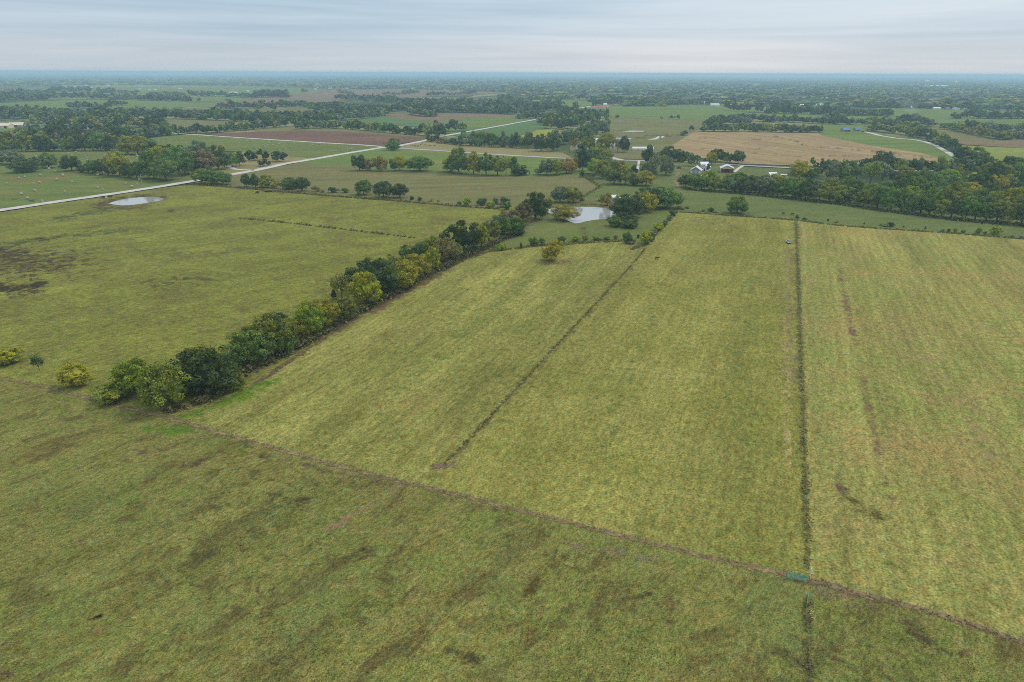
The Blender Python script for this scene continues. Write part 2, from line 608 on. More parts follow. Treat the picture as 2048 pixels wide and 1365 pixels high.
# the rows between the hay meadows
HEDGE_EDGE = [(352, 838), (420, 815), (490, 778), (540, 745), (600, 705), (650, 675), (700, 642), (770, 606), (830, 574), (880, 548), (920, 526), (960, 512), (985, 502)]
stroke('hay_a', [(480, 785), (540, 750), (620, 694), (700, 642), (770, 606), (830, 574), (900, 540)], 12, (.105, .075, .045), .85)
stroke('hay_a', [(745, 628), (800, 596)], 10, (.15, .09, .05), .8)
stroke('hay_a', [(365, 834), (430, 808), (500, 778), (555, 762)], 17, (.085, .160, .018), 1.0)
stroke('hay_a', [(420, 816), (470, 800), (520, 782)], 18, (.105, .170, .018), .85)
stroke('hay_a', [(500, 815), (600, 775)], 12, (.19, .15, .05), .5)
stroke('hay_a', [(760, 812), (850, 790)], 22, (.205, .155, .06), .42)
stroke('hay_a', [(880, 790), (820, 830)], 14, (.20, .14, .06), .5)
stroke('hay_a', [(740, 880), (790, 876)], 12, (.20, .14, .06), .5)
stroke('hay_a', [(885, 932), (870, 934)], 16, (.15, .105, .07), .9)
stroke('hay_a', [(1060, 560), (900, 690), (780, 790)], 30, (.135, .155, .04), .5)
stroke('hay_a', [(1000, 560), (850, 680), (700, 770)], 20, (.135, .155, .04), .45)
stroke('hay_a', [(1180, 520), (1040, 660)], 22, (.14, .165, .045), .45)
stroke('hay_a', [(1104, 528), (1140, 522)], 22, (.15, .12, .06), .6)
stroke('hay_a', [(990, 502), (1060, 495), (1180, 486)], 6, (.16, .12, .055), .7)
stroke('hay_b', [(1288, 500), (1268, 528), (1256, 548), (1190, 614), (1100, 709), (1040, 774), (960, 859), (906, 916)], 7, (.120, .100, .046), .72)
stroke('hay_b', [(886, 932), (905, 928)], 16, (.15, .105, .07), .9)
stroke('hay_b', [(1578, 500), (1578, 620), (1580, 760)], 24, (.17, .14, .07), .55)
stroke('hay_b', [(1592, 445), (1596, 560), (1600, 760), (1607, 960), (1612, 1140)], 9, (.100, .105, .034), .72)
stroke('hay_c', [(1594, 445), (1599, 560), (1604, 760), (1611, 960), (1617, 1140)], 8, (.105, .110, .036), .72)
stroke('hay_b', [(1573, 520), (1577, 720), (1582, 960), (1588, 1080)], 2.2, (.30, .25, .10), .9)
stroke('hay_b', [(1566, 520), (1568, 720), (1571, 960)], 2.2, (.28, .235, .10), .8)
stroke('hay_b', [(1380, 440), (1460, 450)], 22, (.14, .12, .055), .5)
stroke('hay_b', [(1240, 590), (1260, 580)], 16, (.20, .14, .06), .5)
stroke('hay_b', [(1300, 575), (1320, 570)], 14, (.115, .10, .05), .6)
stroke('hay_b', [(960, 868), (1050, 884)], 10, (.25, .22, .10), .55)
stroke('hay_b', [(1500, 560), (1480, 760), (1500, 980)], 34, (.13, .15, .04), .42)
stroke('hay_b', [(1300, 620), (1240, 800), (1200, 960)], 30, (.135, .155, .042), .42)
stroke('hay_c', [(1680, 540), (1690, 600), (1712, 690), (1735, 790), (1752, 880), (1772, 960), (1800, 1060)], 7, (.165, .125, .065), .46)
stroke('hay_c', [(1688, 585), (1700, 650), (1712, 680)], 12, (.150, .100, .058), .60)
stroke('hay_c', [(1728, 760), (1742, 830), (1755, 900)], 11, (.165, .118, .064), .52)
stroke('hay_c', [(1680, 540), (1682, 560)], 10, (.15, .11, .06), .6)
stroke('hay_c', [(1668, 950), (1690, 985)], 20, (.12, .085, .05), .66)
stroke('hay_c', [(1705, 1000), (1740, 1025), (1762, 1040)], 26, (.085, .080, .026), .52)
stroke('hay_c', [(1790, 650), (1900, 780), (1980, 900)], 60, (.235, .185, .085), .40)
stroke('hay_c', [(1620, 500), (1640, 700), (1660, 950)], 40, (.185, .215, .065), .45)
stroke('hay_c', [(2000, 640), (2060, 800)], 50, (.165, .195, .05), .5)
stroke('hay_c', [(1750, 1110), (1840, 1150)], 30, (.105, .145, .04), .45)
stroke('hay_c', [(1750, 1115), (1880, 1170), (2048, 1225)], 20, (.16, .18, .05), .5)
# foreground pasture
stroke('near', [(350, 850), (420, 880), (600, 928), (800, 975), (1000, 1024)], 12, (.105, .085, .050), .55)
stroke('near', [(300, 858), (345, 865), (370, 858)], 22, (.085, .150, .02), .85)
stroke('near', [(210, 912), (250, 900)], 16, (.14, .145, .02), .6)
stroke('near', [(440, 888), (490, 905)], 26, (.115, .135, .02), .62)
stroke('near', [(365, 935), (410, 918), (450, 900)], 8, (.085, .055, .036), .8)
stroke('near', [(290, 905), (330, 900)], 24, (.10, .075, .05), .5)
stroke('near', [(650, 1062), (700, 1032), (760, 1000), (800, 972)], 14, (.19, .145, .075), .74)
stroke('near', [(600, 1100), (640, 1070)], 8, (.15, .105, .06), .7)
stroke('near', [(183, 1240), (200, 1232)], 12, (.022, .016, .012), 1.0)
stroke('near', [(180, 1268), (200, 1255)], 9, (.20, .135, .085), .9)
stroke('near', [(570, 1008), (610, 998)], 12, DARKB, .75)
stroke('near', [(1050, 1190), (1080, 1150), (1130, 1110)], 26, (.075, .062, .02), .75)
stroke('near', [(1090, 1140), (1105, 1150)], 12, (.17, .12, .02), .6)
stroke('near', [(1150, 1090), (1240, 1105), (1330, 1125)], 40, (.16, .135, .075), .50)
stroke('near', [(1240, 1200), (1300, 1190)], 22, (.055, .048, .022), .66)
stroke('near', [(1560, 1160), (1640, 1170), (1740, 1205)], 16, (.125, .098, .062), .62)
stroke('near', [(1560, 1153), (1600, 1166), (1700, 1195), (1900, 1262)], 7, (.19, .15, .09), .5)
stroke('near', [(1640, 1185), (1680, 1200), (1740, 1222)], 22, (.15, .115, .08), .45)
stroke('near', [(1800, 1240), (1860, 1290)], 34, (.070, .056, .028), .5)
stroke('near', [(1880, 1300), (1930, 1310)], 28, (.07, .055, .028), .5)
stroke('near', [(1616, 1210), (1618, 1290), (1620, 1400)], 20, (.062, .056, .024), .66)
stroke('near', [(1930, 1245), (1990, 1262), (2060, 1290)], 16, (.050, .042, .024), .8)
stroke('near', [(-20, 1345), (30, 1352), (50, 1366)], 8, (.085, .062, .042), .85)
stroke('near', [(20, 1300), (150, 1285), (250, 1250)], 30, (.125, .105, .03), .45)
stroke('near', [(230, 1190), (330, 1170)], 28, (.115, .095, .028), .5)
stroke('near', [(300, 1160), (420, 1110), (560, 1020), (640, 960)], 50, (.072, .068, .026), .40)
stroke('near', [(700, 1110), (760, 1090)], 36, (.06, .055, .024), .5)
stroke('near', [(900, 1300), (950, 1320)], 30, (.055, .05, .024), .6)
stroke('near', [(1560, 1300), (1640, 1340)], 40, (.075, .068, .03), .5)
stroke('near', [(1400, 1060), (1500, 1100)], 12, (.16, .14, .07), .0)
# middle distance
stroke('f_olive', [(470, 352), (620, 345), (800, 352)], 10, (.215, .165, .075), .55)
stroke('f_olive', [(520, 340), (700, 335)], 10, (.150, .125, .075), .5)
stroke('f_olive', [(900, 375), (1000, 380)], 10, (.20, .165, .08), .45)
stroke('g_green', [(860, 325), (960, 318)], 12, (.235, .215, .06), .66)
stroke('g_green', [(800, 300), (900, 308), (1000, 316)], 9, (.200, .165, .06), .6)
stroke('g_green', [(690, 336), (780, 340)], 6, (.18, .14, .08), .5)
stroke('bale_low', [(0, 352), (60, 362), (140, 352)], 14, (.19, .135, .065), .6)
stroke('bale_low', [(0, 385), (120, 380), (260, 362)], 7, (.19, .19, .05), .5)
stroke('bale_low', [(0, 397), (40, 399), (85, 404)], 3, (.05, .05, .03), .8)
stroke('bale_low', [(200, 345), (290, 352), (385, 352)], 8, (.18, .13, .06), .6)
stroke('bale_up', [(180, 322), (280, 320)], 8, (.18, .165, .06), .5)
stroke('stub', [(1545, 272), (1590, 282), (1610, 292), (1680, 297), (1780, 306), (1880, 318)], 2.0, (.10, .075, .05), .9)
stroke('stub', [(1390, 277), (1500, 279), (1600, 282)], 2.2, (.15, .12, .07), .7)
stroke('stub', [(1490, 295), (1520, 298)], 2.2, (.09, .07, .05), .9)
stroke('stub', [(1400, 296), (1480, 305), (1560, 310), (1620, 313)], 1.6, (.15, .11, .07), .8)
stroke('stub', [(1655, 312), (1740, 313)], 1.8, (.14, .10, .07), .8)
stroke('v_olive', [(1270, 278), (1300, 272), (1360, 271)], 6, (.085, .060, .04), .8)
stroke('v_olive', [(1240, 262), (1290, 265)], 5, (.10, .075, .05), .7)
stroke('v_olive', [(1240, 290), (1300, 285)], 12, (.12, .15, .05), .6)
stroke('meadow', [(1110, 428), (1150, 447), (1165, 455), (1172, 470)], 9, (.10, .08, .05), .6)
stroke('meadow', [(1095, 425), (1060, 445), (1035, 470)], 12, (.105, .075, .045), .7)
stroke('meadow', [(1150, 449), (1190, 443), (1230, 437)], 4, (.17, .14, .07), .7)
stroke('meadow', [(1310, 425), (1345, 424)], 10, (.11, .17, .02), .75)
stroke('meadow', [(1285, 420), (1350, 422)], 5, (.085, .055, .04), .9)
stroke('strip', [(1345, 425), (1360, 428)], 6, (.17, .12, .08), .8)
stroke('strip', [(1560, 436), (1590, 439)], 5, (.20, .15, .09), .9)
stroke('strip', [(1358, 380), (1366, 384)], 6, (.24, .18, .11), 1.0)
stroke('strip', [(1300, 376), (1358, 379)], 3, (.07, .055, .035), .8)
stroke('q_green', [(1130, 404), (1180, 409), (1230, 414)], 4, (.17, .10, .055), .95)
stroke('q_green', [(1180, 408), (1240, 411)], 6, (.16, .085, .05), .9)
stroke('q_green', [(1130, 398), (1200, 402)], 6, (.16, .13, .07), .6)
stroke('q_green', [(1355, 338), (1362, 345), (1351, 352), (1352, 365), (1360, 376)], 5, (.23, .165, .11), .95)
stroke('q_green', [(1352, 330), (1372, 334)], 6, (.25, .18, .13), .9)

# -------- the fields (outlines measured on the photograph)
L1 = [(-260, 690), (0, 756), (100, 776), (190, 801), (330, 834), (480, 877), (640, 923), (800, 963), (950, 999), (1100, 1036), (1250, 1074), (1400, 1111), (1560, 1147), (1640, 1165), (1720, 1189), (1850, 1222), (2048, 1286), (2300, 1365)]
field('pasture', 'near', [(-500, 640)] + L1 + [(2400, 1600), (1024, 1900), (-700, 1600)], M_NEAR, 9, 0.5)
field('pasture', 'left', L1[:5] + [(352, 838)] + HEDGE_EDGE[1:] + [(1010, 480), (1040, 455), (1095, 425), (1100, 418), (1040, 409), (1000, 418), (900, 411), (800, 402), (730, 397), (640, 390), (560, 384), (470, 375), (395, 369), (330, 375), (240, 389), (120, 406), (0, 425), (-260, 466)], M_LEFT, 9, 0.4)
L3 = [(1290, 496), (1250, 545), (1190, 610), (1100, 705), (1040, 770), (960, 855), (905, 912), (885, 932), (850, 976)]
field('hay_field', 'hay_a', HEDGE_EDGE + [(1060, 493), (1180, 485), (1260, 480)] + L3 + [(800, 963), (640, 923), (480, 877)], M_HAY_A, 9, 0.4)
field('hay_field', 'hay_b', [(1290, 496), (1320, 460), (1350, 425), (1365, 423), (1480, 433), (1592, 441), (1597, 560), (1602, 700), (1609, 900), (1614, 1050), (1618, 1160)] + L1[12:7:-1] + L3[::-1][:-1], M_HAY_B, 9, 0.4)
field('hay_field', 'hay_c', [(1592, 441), (1680, 452), (1760, 458), (1900, 467), (2048, 479), (2300, 502), (2400, 900), (2300, 1365), (2048, 1286), (1850, 1222), (1720, 1189), (1640, 1165), (1618, 1160), (1614, 1050), (1609, 900), (1602, 700), (1597, 560)], M_HAY_C, 9, 0.4)
field('meadow', 'meadow', [(985, 502), (1010, 480), (1040, 455), (1095, 425), (1160, 420), (1230, 420), (1300, 412), (1352, 410), (1350, 425), (1290, 496), (1260, 480), (1180, 485), (1060, 493)], M_MEADOW, 7, 0.3)
field('meadow', 'strip', [(1352, 410), (1352, 380), (1300, 372), (1366, 378), (1500, 388), (1600, 399), (1800, 425), (2048, 449), (2300, 474), (2300, 502), (2048, 479), (1900, 467), (1760, 458), (1680, 452), (1592, 441), (1480, 433), (1350, 425)], M_STRIP, 7, 0.3)
field('meadow', 'q_green', [(1040, 409), (1100, 418), (1160, 420), (1230, 420), (1300, 412), (1352, 410), (1352, 380), (1500, 388), (1700, 408), (1560, 345), (1400, 322), (1270, 322), (1200, 322), (1195, 345), (1165, 395)], M_STRIP, 7, 0.3)
field('pasture', 'f_olive', [(395, 369), (470, 375), (560, 384), (640, 390), (730, 397), (800, 402), (900, 411), (1000, 418), (1040, 409), (1165, 395), (1195, 375), (1160, 348), (1100, 352), (1040, 354), (900, 346), (770, 344), (690, 333), (590, 327), (512, 342), (455, 352)], M_OLIVE, 7, 0.3)
field('meadow', 'g_green', [(590, 327), (690, 333), (770, 344), (900, 346), (1040, 354), (1100, 352), (1200, 345), (1200, 322), (1100, 316), (1024, 311.5), (900, 303), (800, 297), (765, 295.5), (640, 317)], M_GREEN, 6, 0.25)
field('pasture', 'cow', [(800, 297), (900, 303), (1024, 311.5), (1150, 318), (1125, 306), (1090, 300), (1010, 293), (900, 286), (850, 281), (803, 291)], M_TAN, 6, 0.2)
field('hay_field', 'bale_right', [(300, 276), (366, 269), (400, 270.5), (512, 278.5), (640, 286), (765, 294), (640, 316), (570, 327), (520, 324), (490, 304), (430, 302), (310, 290)], M_BALE, 6, 0.2)
field('pasture', 'tan_bank', [(420, 310), (490, 303.5), (560, 312), (625, 317), (570, 328), (512, 340), (455, 350), (420, 345)], M_TAN, 6, 0.2)
field('hay_field', 'bale_up', [(-300, 304), (0, 305), (220, 303), (320, 308), (300, 330), (180, 332), (100, 330), (-300, 328)], M_BALE, 6, 0.2)
field('hay_field', 'bale_low', [(-300, 326), (0, 328), (100, 330), (180, 332), (300, 330), (420, 345), (385, 362), (330, 371), (240, 385), (120, 402), (0, 420), (-300, 467)], M_BALE, 6, 0.2)
field('ploughed_field', 'soil', [(410, 268.5), (512, 264), (590, 261.5), (650, 262.5), (700, 265.5), (770, 270.5), (862, 276), (845, 281.5), (765, 292.5), (640, 285), (512, 277), (440, 271.5)], M_SOIL, 6, 0.15)
field('meadow', 'j', [(512, 264), (512, 260), (590, 251), (650, 255), (700, 258), (770, 266), (880, 274), (862, 276), (770, 270.5), (700, 265.5), (650, 262.5), (590, 261.5)], M_OLIVE, 6, 0.15)
field('stubble_field', 'stub', [(1330, 302), (1345, 290), (1388, 264.5), (1500, 265), (1636, 267), (1645, 272), (1740, 291), (1840, 306), (1905, 322), (1890, 330), (1650, 333), (1480, 328), (1420, 320)], M_STUB, 5, 0.2)
field('meadow', 't', [(1636, 267), (1640, 249), (1745, 250), (1730, 263), (1760, 271.5), (1830, 279.5), (1870, 290.5), (1912, 315), (1905, 322), (1840, 306), (1740, 291), (1645, 272)], M_GREEN, 6, 0.2)
field('meadow', 'u', [(1918, 291), (2048, 297), (2300, 308), (2300, 352), (2048, 338), (1980, 332), (1935, 316)], M_YG, 6, 0.2)
field('pasture', 'v_olive', [(1205, 240), (1222, 236.5), (1290, 238), (1412, 240), (1395, 258), (1388, 264.5), (1345, 290), (1300, 318), (1200, 318), (1140, 305), (1140, 292), (1215, 265)], M_OLIVE, 6, 0.2)
field('meadow', 'w', [(1085, 209), (1180, 211), (1250, 211), (1440, 212), (1620, 213), (1730, 222), (1720, 231), (1640, 231), (1500, 224), (1412, 240), (1290, 238), (1222, 236), (1205, 226), (1150, 220)], M_GREEN, 6, 0.15)
field('meadow', 'w2', [(1412, 240), (1470, 226), (1640, 229.5), (1770, 233), (1760, 239), (1640, 241), (1500, 236)], M_GREEN, 6, 0.15)
field('meadow', 'right_far', [(1750, 216), (1850, 218), (2048, 223), (2300, 226), (2300, 258), (2048, 252), (1960, 246), (1850, 248), (1780, 238), (1770, 226)], M_GREEN, 6, 0.15)
field('pasture', 'right_mid', [(1860, 250), (1960, 252), (2048, 255), (2300, 262), (2300, 290), (2048, 284), (1960, 282), (1900, 284), (1870, 272)], M_OLIVE, 6, 0.15)
field('pasture', 'right_tan', [(1890, 282), (1960, 281), (2048, 284), (2300, 290), (2300, 306), (2048, 296.5), (1930, 290)], M_PINK, 6, 0.15)
field('meadow', 'x1', [(675, 244), (780, 231.5), (800, 238), (890, 245), (955, 233), (1075, 236.5), (1060, 240), (900, 268.5), (880, 262), (880, 256), (760, 250)], M_BLUEG, 6, 0.15)
field('meadow', 'x1b', [(955, 234), (1075, 237), (1060, 240), (1000, 250.5), (905, 262), (890, 250)], M_GREEN, 6, 0.15)
field('meadow', 'x2', [(905, 271), (1075, 240), (1090, 246), (1100, 262), (1035, 276), (960, 280)], M_BLUEG, 6, 0.15)
field('crop_field', 'ycrop', [(1030, 276), (1075, 261), (1110, 258.5), (1125, 262), (1085, 274)], M_YEL, 5, 0.12)
field('fallow_field', 'pink1', [(765, 231.5), (800, 226), (870, 227), (960, 228), (1060, 232), (1075, 237), (955, 233.5), (890, 245), (800, 238.5)], M_PINK, 6, 0.12)
field('meadow', 'l_strip', [(300, 247), (330, 239), (440, 241), (470, 246), (420, 262), (372, 268), (350, 260)], M_OLIVE, 6, 0.15)
field('meadow', 'l2', [(-300, 206), (0, 207), (120, 201), (250, 200), (380, 205), (480, 208), (470, 216), (380, 214), (250, 222), (100, 224), (-300, 226)], M_GREEN, 6, 0.12)
field('pasture', 'l3', [(240, 192.5), (400, 194), (512, 198), (512, 204), (400, 204), (360, 205)], M_GREEN, 6, 0.1)
field('fallow_field', 'pink2', [(420, 206), (500, 200), (580, 190), (640, 181), (820, 178), (950, 181), (1000, 187), (900, 192), (700, 200), (600, 210), (520, 215), (440, 214)], M_PINK, 6, 0.1)
field('meadow', 'l4', [(440, 226), (520, 218), (610, 216), (700, 219), (690, 222), (600, 228), (500, 232)], M_OLIVE, 6, 0.1)
field('meadow', 'l5', [(-300, 179.5), (0, 180), (90, 183), (200, 187), (260, 188), (400, 194), (240, 192), (110, 186), (-300, 184)], M_TAN, 6, 0.1)
field('meadow', 'l6', [(180, 175.5), (300, 173.5), (500, 175.5), (615, 176), (640, 181), (580, 190), (500, 197), (380, 192), (250, 187), (185, 184)], M_GREEN, 6, 0.1)
field('meadow', 'm1', [(1080, 190), (1180, 189.5), (1300, 192), (1310, 194.5), (1240, 199), (1110, 201), (1050, 196)], M_GREEN, 6, 0.1)
field('meadow', 'm2', [(1085, 204), (1110, 201), (1200, 202), (1190, 212), (1150, 217), (1085, 209)], M_GREEN, 6, 0.1)
field('meadow', 'm3', [(950, 191), (1024, 185.5), (1030, 189), (940, 195)], M_TAN, 6, 0.1)
field('fallow_field', 'pink3', [(1850, 201), (1920, 201), (1960, 208), (1900, 212), (1855, 208)], M_PINK, 6, 0.1)
field('fallow_field', 'pink4', [(1060, 163), (1220, 164), (1200, 166.6), (1065, 166.4)], M_TAN, 6, 0.05)
field('meadow', 'r6', [(1670, 171), (1720, 172.5), (1800, 176), (1825, 177.5), (1790, 178), (1700, 175)], M_TAN, 6, 0.05)
field('meadow', 'tan_left', [(-300, 270), (0, 269), (70, 267), (100, 270), (30, 275), (-300, 278)], M_TAN, 6, 0.1)
field('meadow', 'barn_green', [(-300, 254), (0, 256), (60, 253), (80, 262), (70, 267), (0, 269), (-300, 270)], M_GREEN, 6, 0.1)
field('meadow', 'house_green', [(30, 233), (100, 232), (108, 238), (60, 243), (30, 239)], M_GREEN, 6, 0.1)

# ------------------------------------------------------------------ roads, paths, water
b = NB('pale_gravel')
p = b.pos()
M_GRAVEL = b.diffuse(b.scalecol(b.mix((.52, .51, .48), (.43, .41, .37), b.rng(b.noise(p, 0.15, 4), .4, .6, 0, 1)), b.rng(b.noise(p, 1.2, 3), .3, .7, .9, 1.1)))
b = NB('worn_asphalt')
p = b.pos()
M_ASPH = b.diffuse(b.scalecol(b.mix((.40, .40, .40), (.33, .33, .33), b.rng(b.noise(p, 0.1, 4), .4, .6, 0, 1)), b.rng(b.noise(p, 1.2, 3), .3, .7, .9, 1.1)))
b = NB('bare_dirt')
p = b.pos()
c = b.mix((.260, .190, .105), (.140, .102, .054), b.rng(b.noise(p, 0.22, 5, .7), .38, .62, 0, 1))
c = b.mix(c, (.100, .095, .040), b.rng(b.noise(p, 0.45, 4, .7), .52, .62, 0, .9))
c = b.scalecol(c, b.rng(b.noise(p, 1.4, 3), .3, .7, .7, 1.3))
dd = b.n('ShaderNodeBsdfDiffuse')
b.put(dd.inputs['Color'], c)
tr = b.n('ShaderNodeBsdfTransparent')
ms = b.n('ShaderNodeMixShader')
ed = b.math('ADD', b.attr('edge', 'Fac'), b.rng(b.noise(p, .7, 5, .75), .25, .75, -.7, .7))
b.put(ms.inputs[0], b.rng(ed, .30, .62, 0, 1))
b.t.links.new(tr.outputs[0], ms.inputs[1])
b.t.links.new(dd.outputs[0], ms.inputs[2])
b.t.links.new(ms.outputs[0], b.out.inputs['Surface'])
M_DIRT = b.m
b = NB('pond_water')
p = b.pos()
wv = b.bump(b.noise(b.mapping(p, (1, 1.6, 1), .4), 0.8, 3, .6), 0.05, 0.04)
M_WATER = b.principled(b.mix((.30, .31, .31), (.36, .36, .35), b.noise(p, .08, 2)), 0.06, 0.0, wv, 0.5)


def ribbon(name, pts, width, mat, z, jit=0.0, step=9.0, wjit=0.0, label=None):
    d = densify(pts, step, 0, closed=False)
    pw = [P(a[0], a[1], z) for a in d]
    V, F = [], []
    for i, q in enumerate(pw):
        a, c2 = pw[max(i - 1, 0)], pw[min(i + 1, len(pw) - 1)]
        t = (c2 - a).normalized()
        n = Vector((-t.y, t.x, 0))
        w = width / 2 * (1 + random.uniform(-wjit, wjit))
        w2 = width / 2 * (1 + random.uniform(-wjit, wjit))
        off = random.uniform(-jit, jit)
        V += [q + n * (w + off), q + n * off, q - n * (w2 - off)]
        if i:
            k = 3 * i
            F += [(k - 3, k - 2, k + 1, k), (k - 2, k - 1, k + 2, k + 1)]
    me = bpy.data.meshes.new(name)
    me.from_pydata([tuple(v) for v in V], [], F)
    a = me.attributes.new('edge', 'FLOAT', 'POINT')
    a.data.foreach_set('value', np.tile(np.array([0, 1, 0], np.float32), len(pw)))
    if me.polygons[0].normal.z < 0:
        me.flip_normals()
    return tag(new_obj(name, me, mat), label, None, None, 'structure')


GRAVEL_ROAD = [(-260, 459), (0, 421), (120, 403), (240, 386), (330, 372), (385, 363), (455, 351), (512, 341), (570, 328), (640, 316.5), (700, 306), (765, 295.5), (800, 291.5), (850, 281.8), (880, 273.5), (912, 268), (1024, 247.8), (1075, 238.8), (1110, 232)]
PAVED = [(765, 294.5), (830, 299), (900, 303.4), (1024, 311.6), (1100, 315.8), (1140, 317.6), (1200, 320), (1280, 321.5), (1340, 322.5), (1395, 325), (1440, 328), (1480, 331), (1536, 334), (1600, 337), (1650, 339), (1720, 341), (1790, 341.8), (1870, 342)]
SOILROAD = [(340, 266), (366, 268.6), (400, 270.4), (512, 278), (640, 285.8), (720, 290.2), (765, 293.6)]
ribbon('gravel_road', GRAVEL_ROAD, 9.0, M_GRAVEL, 0.125, 0, 12, .06, 'pale gravel road running up from the left edge')
ribbon('paved_road', PAVED, 7.0, M_ASPH, 0.13, 0, 12, .03, 'grey paved road crossing below the cattle field')
ribbon('gravel_road', SOILROAD, 7.0, M_GRAVEL, 0.125, 0, 12, .05, 'pale gravel road along the ploughed brown field')
ribbon('driveway', [(1728, 264), (1740, 266.5), (1760, 271.6), (1792, 277), (1830, 280), (1850, 284), (1870, 291), (1890, 302), (1912, 315), (1925, 323)], 6.5, M_GRAVEL, 0.125, 0, 8, .06, 'curving pale driveway to the blue roofed farm')
ribbon('driveway', [(1468, 345), (1476, 338), (1487, 331.5)], 3.2, M_GRAVEL, 0.125, 0, 8, .06, 'short driveway beside the open fronted barn')
ribbon('driveway', [(1278, 322), (1276.5, 332), (1274, 343)], 2.4, M_GRAVEL, 0.125, 0, 8, .06)
ribbon('driveway', [(1222, 315), (1232, 318), (1245, 320.5)], 6.0, M_GRAVEL, 0.125, 0, 8, .06)
ribbon('driveway', [(1452 / 1.0, 0 + 334), (1452, 333)], 3.0, M_GRAVEL, 0.125)
ribbon('driveway', [(455, 333), (470, 339), (490, 340.5), (508, 341)], 5.0, M_GRAVEL, 0.125)
ribbon('driveway', [(1161, 216.5), (1172, 214.6), (1181, 213)], 9.0, M_GRAVEL, 0.125)
ribbon('dirt_path', [(u, v + .5) for u, v in L1], 2.0, M_DIRT, 0.045, 0.12, 6, .25, 'narrow brown cattle path along the near fence')
ribbon('dirt_path', [(x, y) for x, y in [(1640, 1163), (1720, 1187), (1850, 1221), (1940, 1248), (2048, 1286), (2300, 1366)]], 1.9, M_DIRT, 0.05, 0.15, 6, .3)


def sheet(name, poly, mat, z, label=None, step=5, jit=0.25):
    d = densify(poly, step, jit)
    r = delaunay_2d_cdt([Vector((float(a[0]), float(a[1]))) for a in d], [], [list(range(len(d)))], 1, 1e-4)
    V = [tuple(P(a[0], a[1], z)) for a in r[0]]
    me = bpy.data.meshes.new(name)
    me.from_pydata(V, [], [list(f) for f in r[2]])
    bm2 = bmesh.new()
    bm2.from_mesh(me)
    for f in bm2.faces:
        if f.normal.z < 0:
            f.normal_flip()
    bm2.to_mesh(me)
    bm2.free()
    return tag(new_obj(name, me, mat), label, None, None, 'structure')


sheet('pond', [(217, 408), (225, 404.5), (240, 400.5), (262, 396.5), (290, 394.6), (312, 394.4), (325, 397), (326, 400.5), (314, 403), (290, 407), (268, 410), (248, 411.4), (232, 410)], M_WATER, 0.05, 'small pale pond in the left pasture below the road', 5, .25)
sheet('pond', [(1094, 424), (1096, 420), (1104, 417), (1122, 416.5), (1140, 415.5), (1160, 414.5), (1185, 414.4), (1210, 416.6), (1230, 419.5), (1236, 426), (1230, 434), (1212, 438.5), (1190, 440), (1172, 443), (1160, 446.6), (1149, 447.4), (1142, 444.5), (1128, 438), (1112, 431), (1100, 427)], M_WATER, 0.05, 'larger round pond among the trees', 5, .4)
sheet('pond', [(1294, 279.4), (1304, 278.2), (1311, 276), (1317, 272.6), (1319, 273.5), (1318.5, 277), (1312, 279.4), (1302, 280)], M_WATER, 0.10, 'small white pool in the olive pasture', 3, .1)
sheet('pond', [(1322, 276), (1323, 273), (1329, 272.6), (1328.5, 274), (1325, 276.4)], M_WATER, 0.10, None, 3, .1)
sheet('pond', [(1242, 263.4), (1262, 261.8), (1288, 262.2), (1287, 263.8), (1260, 264)], M_WATER, 0.10, None, 4, .05)
sheet('pond', [(1222, 278.3), (1234, 276), (1254, 276.2), (1264, 278.2), (1260, 279.2), (1240, 278)], M_WATER, 0.10, None, 4, .05)

# ------------------------------------------------------------------ trees
SHAPES = {}


def quads_from(c, n, s, asp, rng):
    """leaf quads: centres c, normals n, half sizes s"""
    N = len(c)
    n = n / np.maximum(np.linalg.norm(n, axis=1, keepdims=True), 1e-6)
    r = rng.normal(size=(N, 3))
    t = np.cross(n, r)
    t /= np.maximum(np.linalg.norm(t, axis=1, keepdims=True), 1e-6)
    bt = np.cross(n, t)
    s = s[:, None]
    V = np.empty((N, 4, 3))
    V[:, 0] = c - t * s - bt * s * asp
    V[:, 1] = c + t * s * .8 - bt * s * asp * .7
    V[:, 2] = c + t * s + bt * s * asp
    V[:, 3] = c - t * s * .7 + bt * s * asp * .8
    return V.reshape(-1, 3), np.arange(4 * N).reshape(-1, 4)


def ico(sub):
    bm2 = bmesh.new()
    bmesh.ops.create_icosphere(bm2, subdivisions=sub, radius=1.0)
    V = np.array([v.co[:] for v in bm2.verts])
    F = np.array([[v.index for v in f.verts] for f in bm2.faces])
    bm2.free()
    return V, F


ICO1, ICO1F = ico(3)


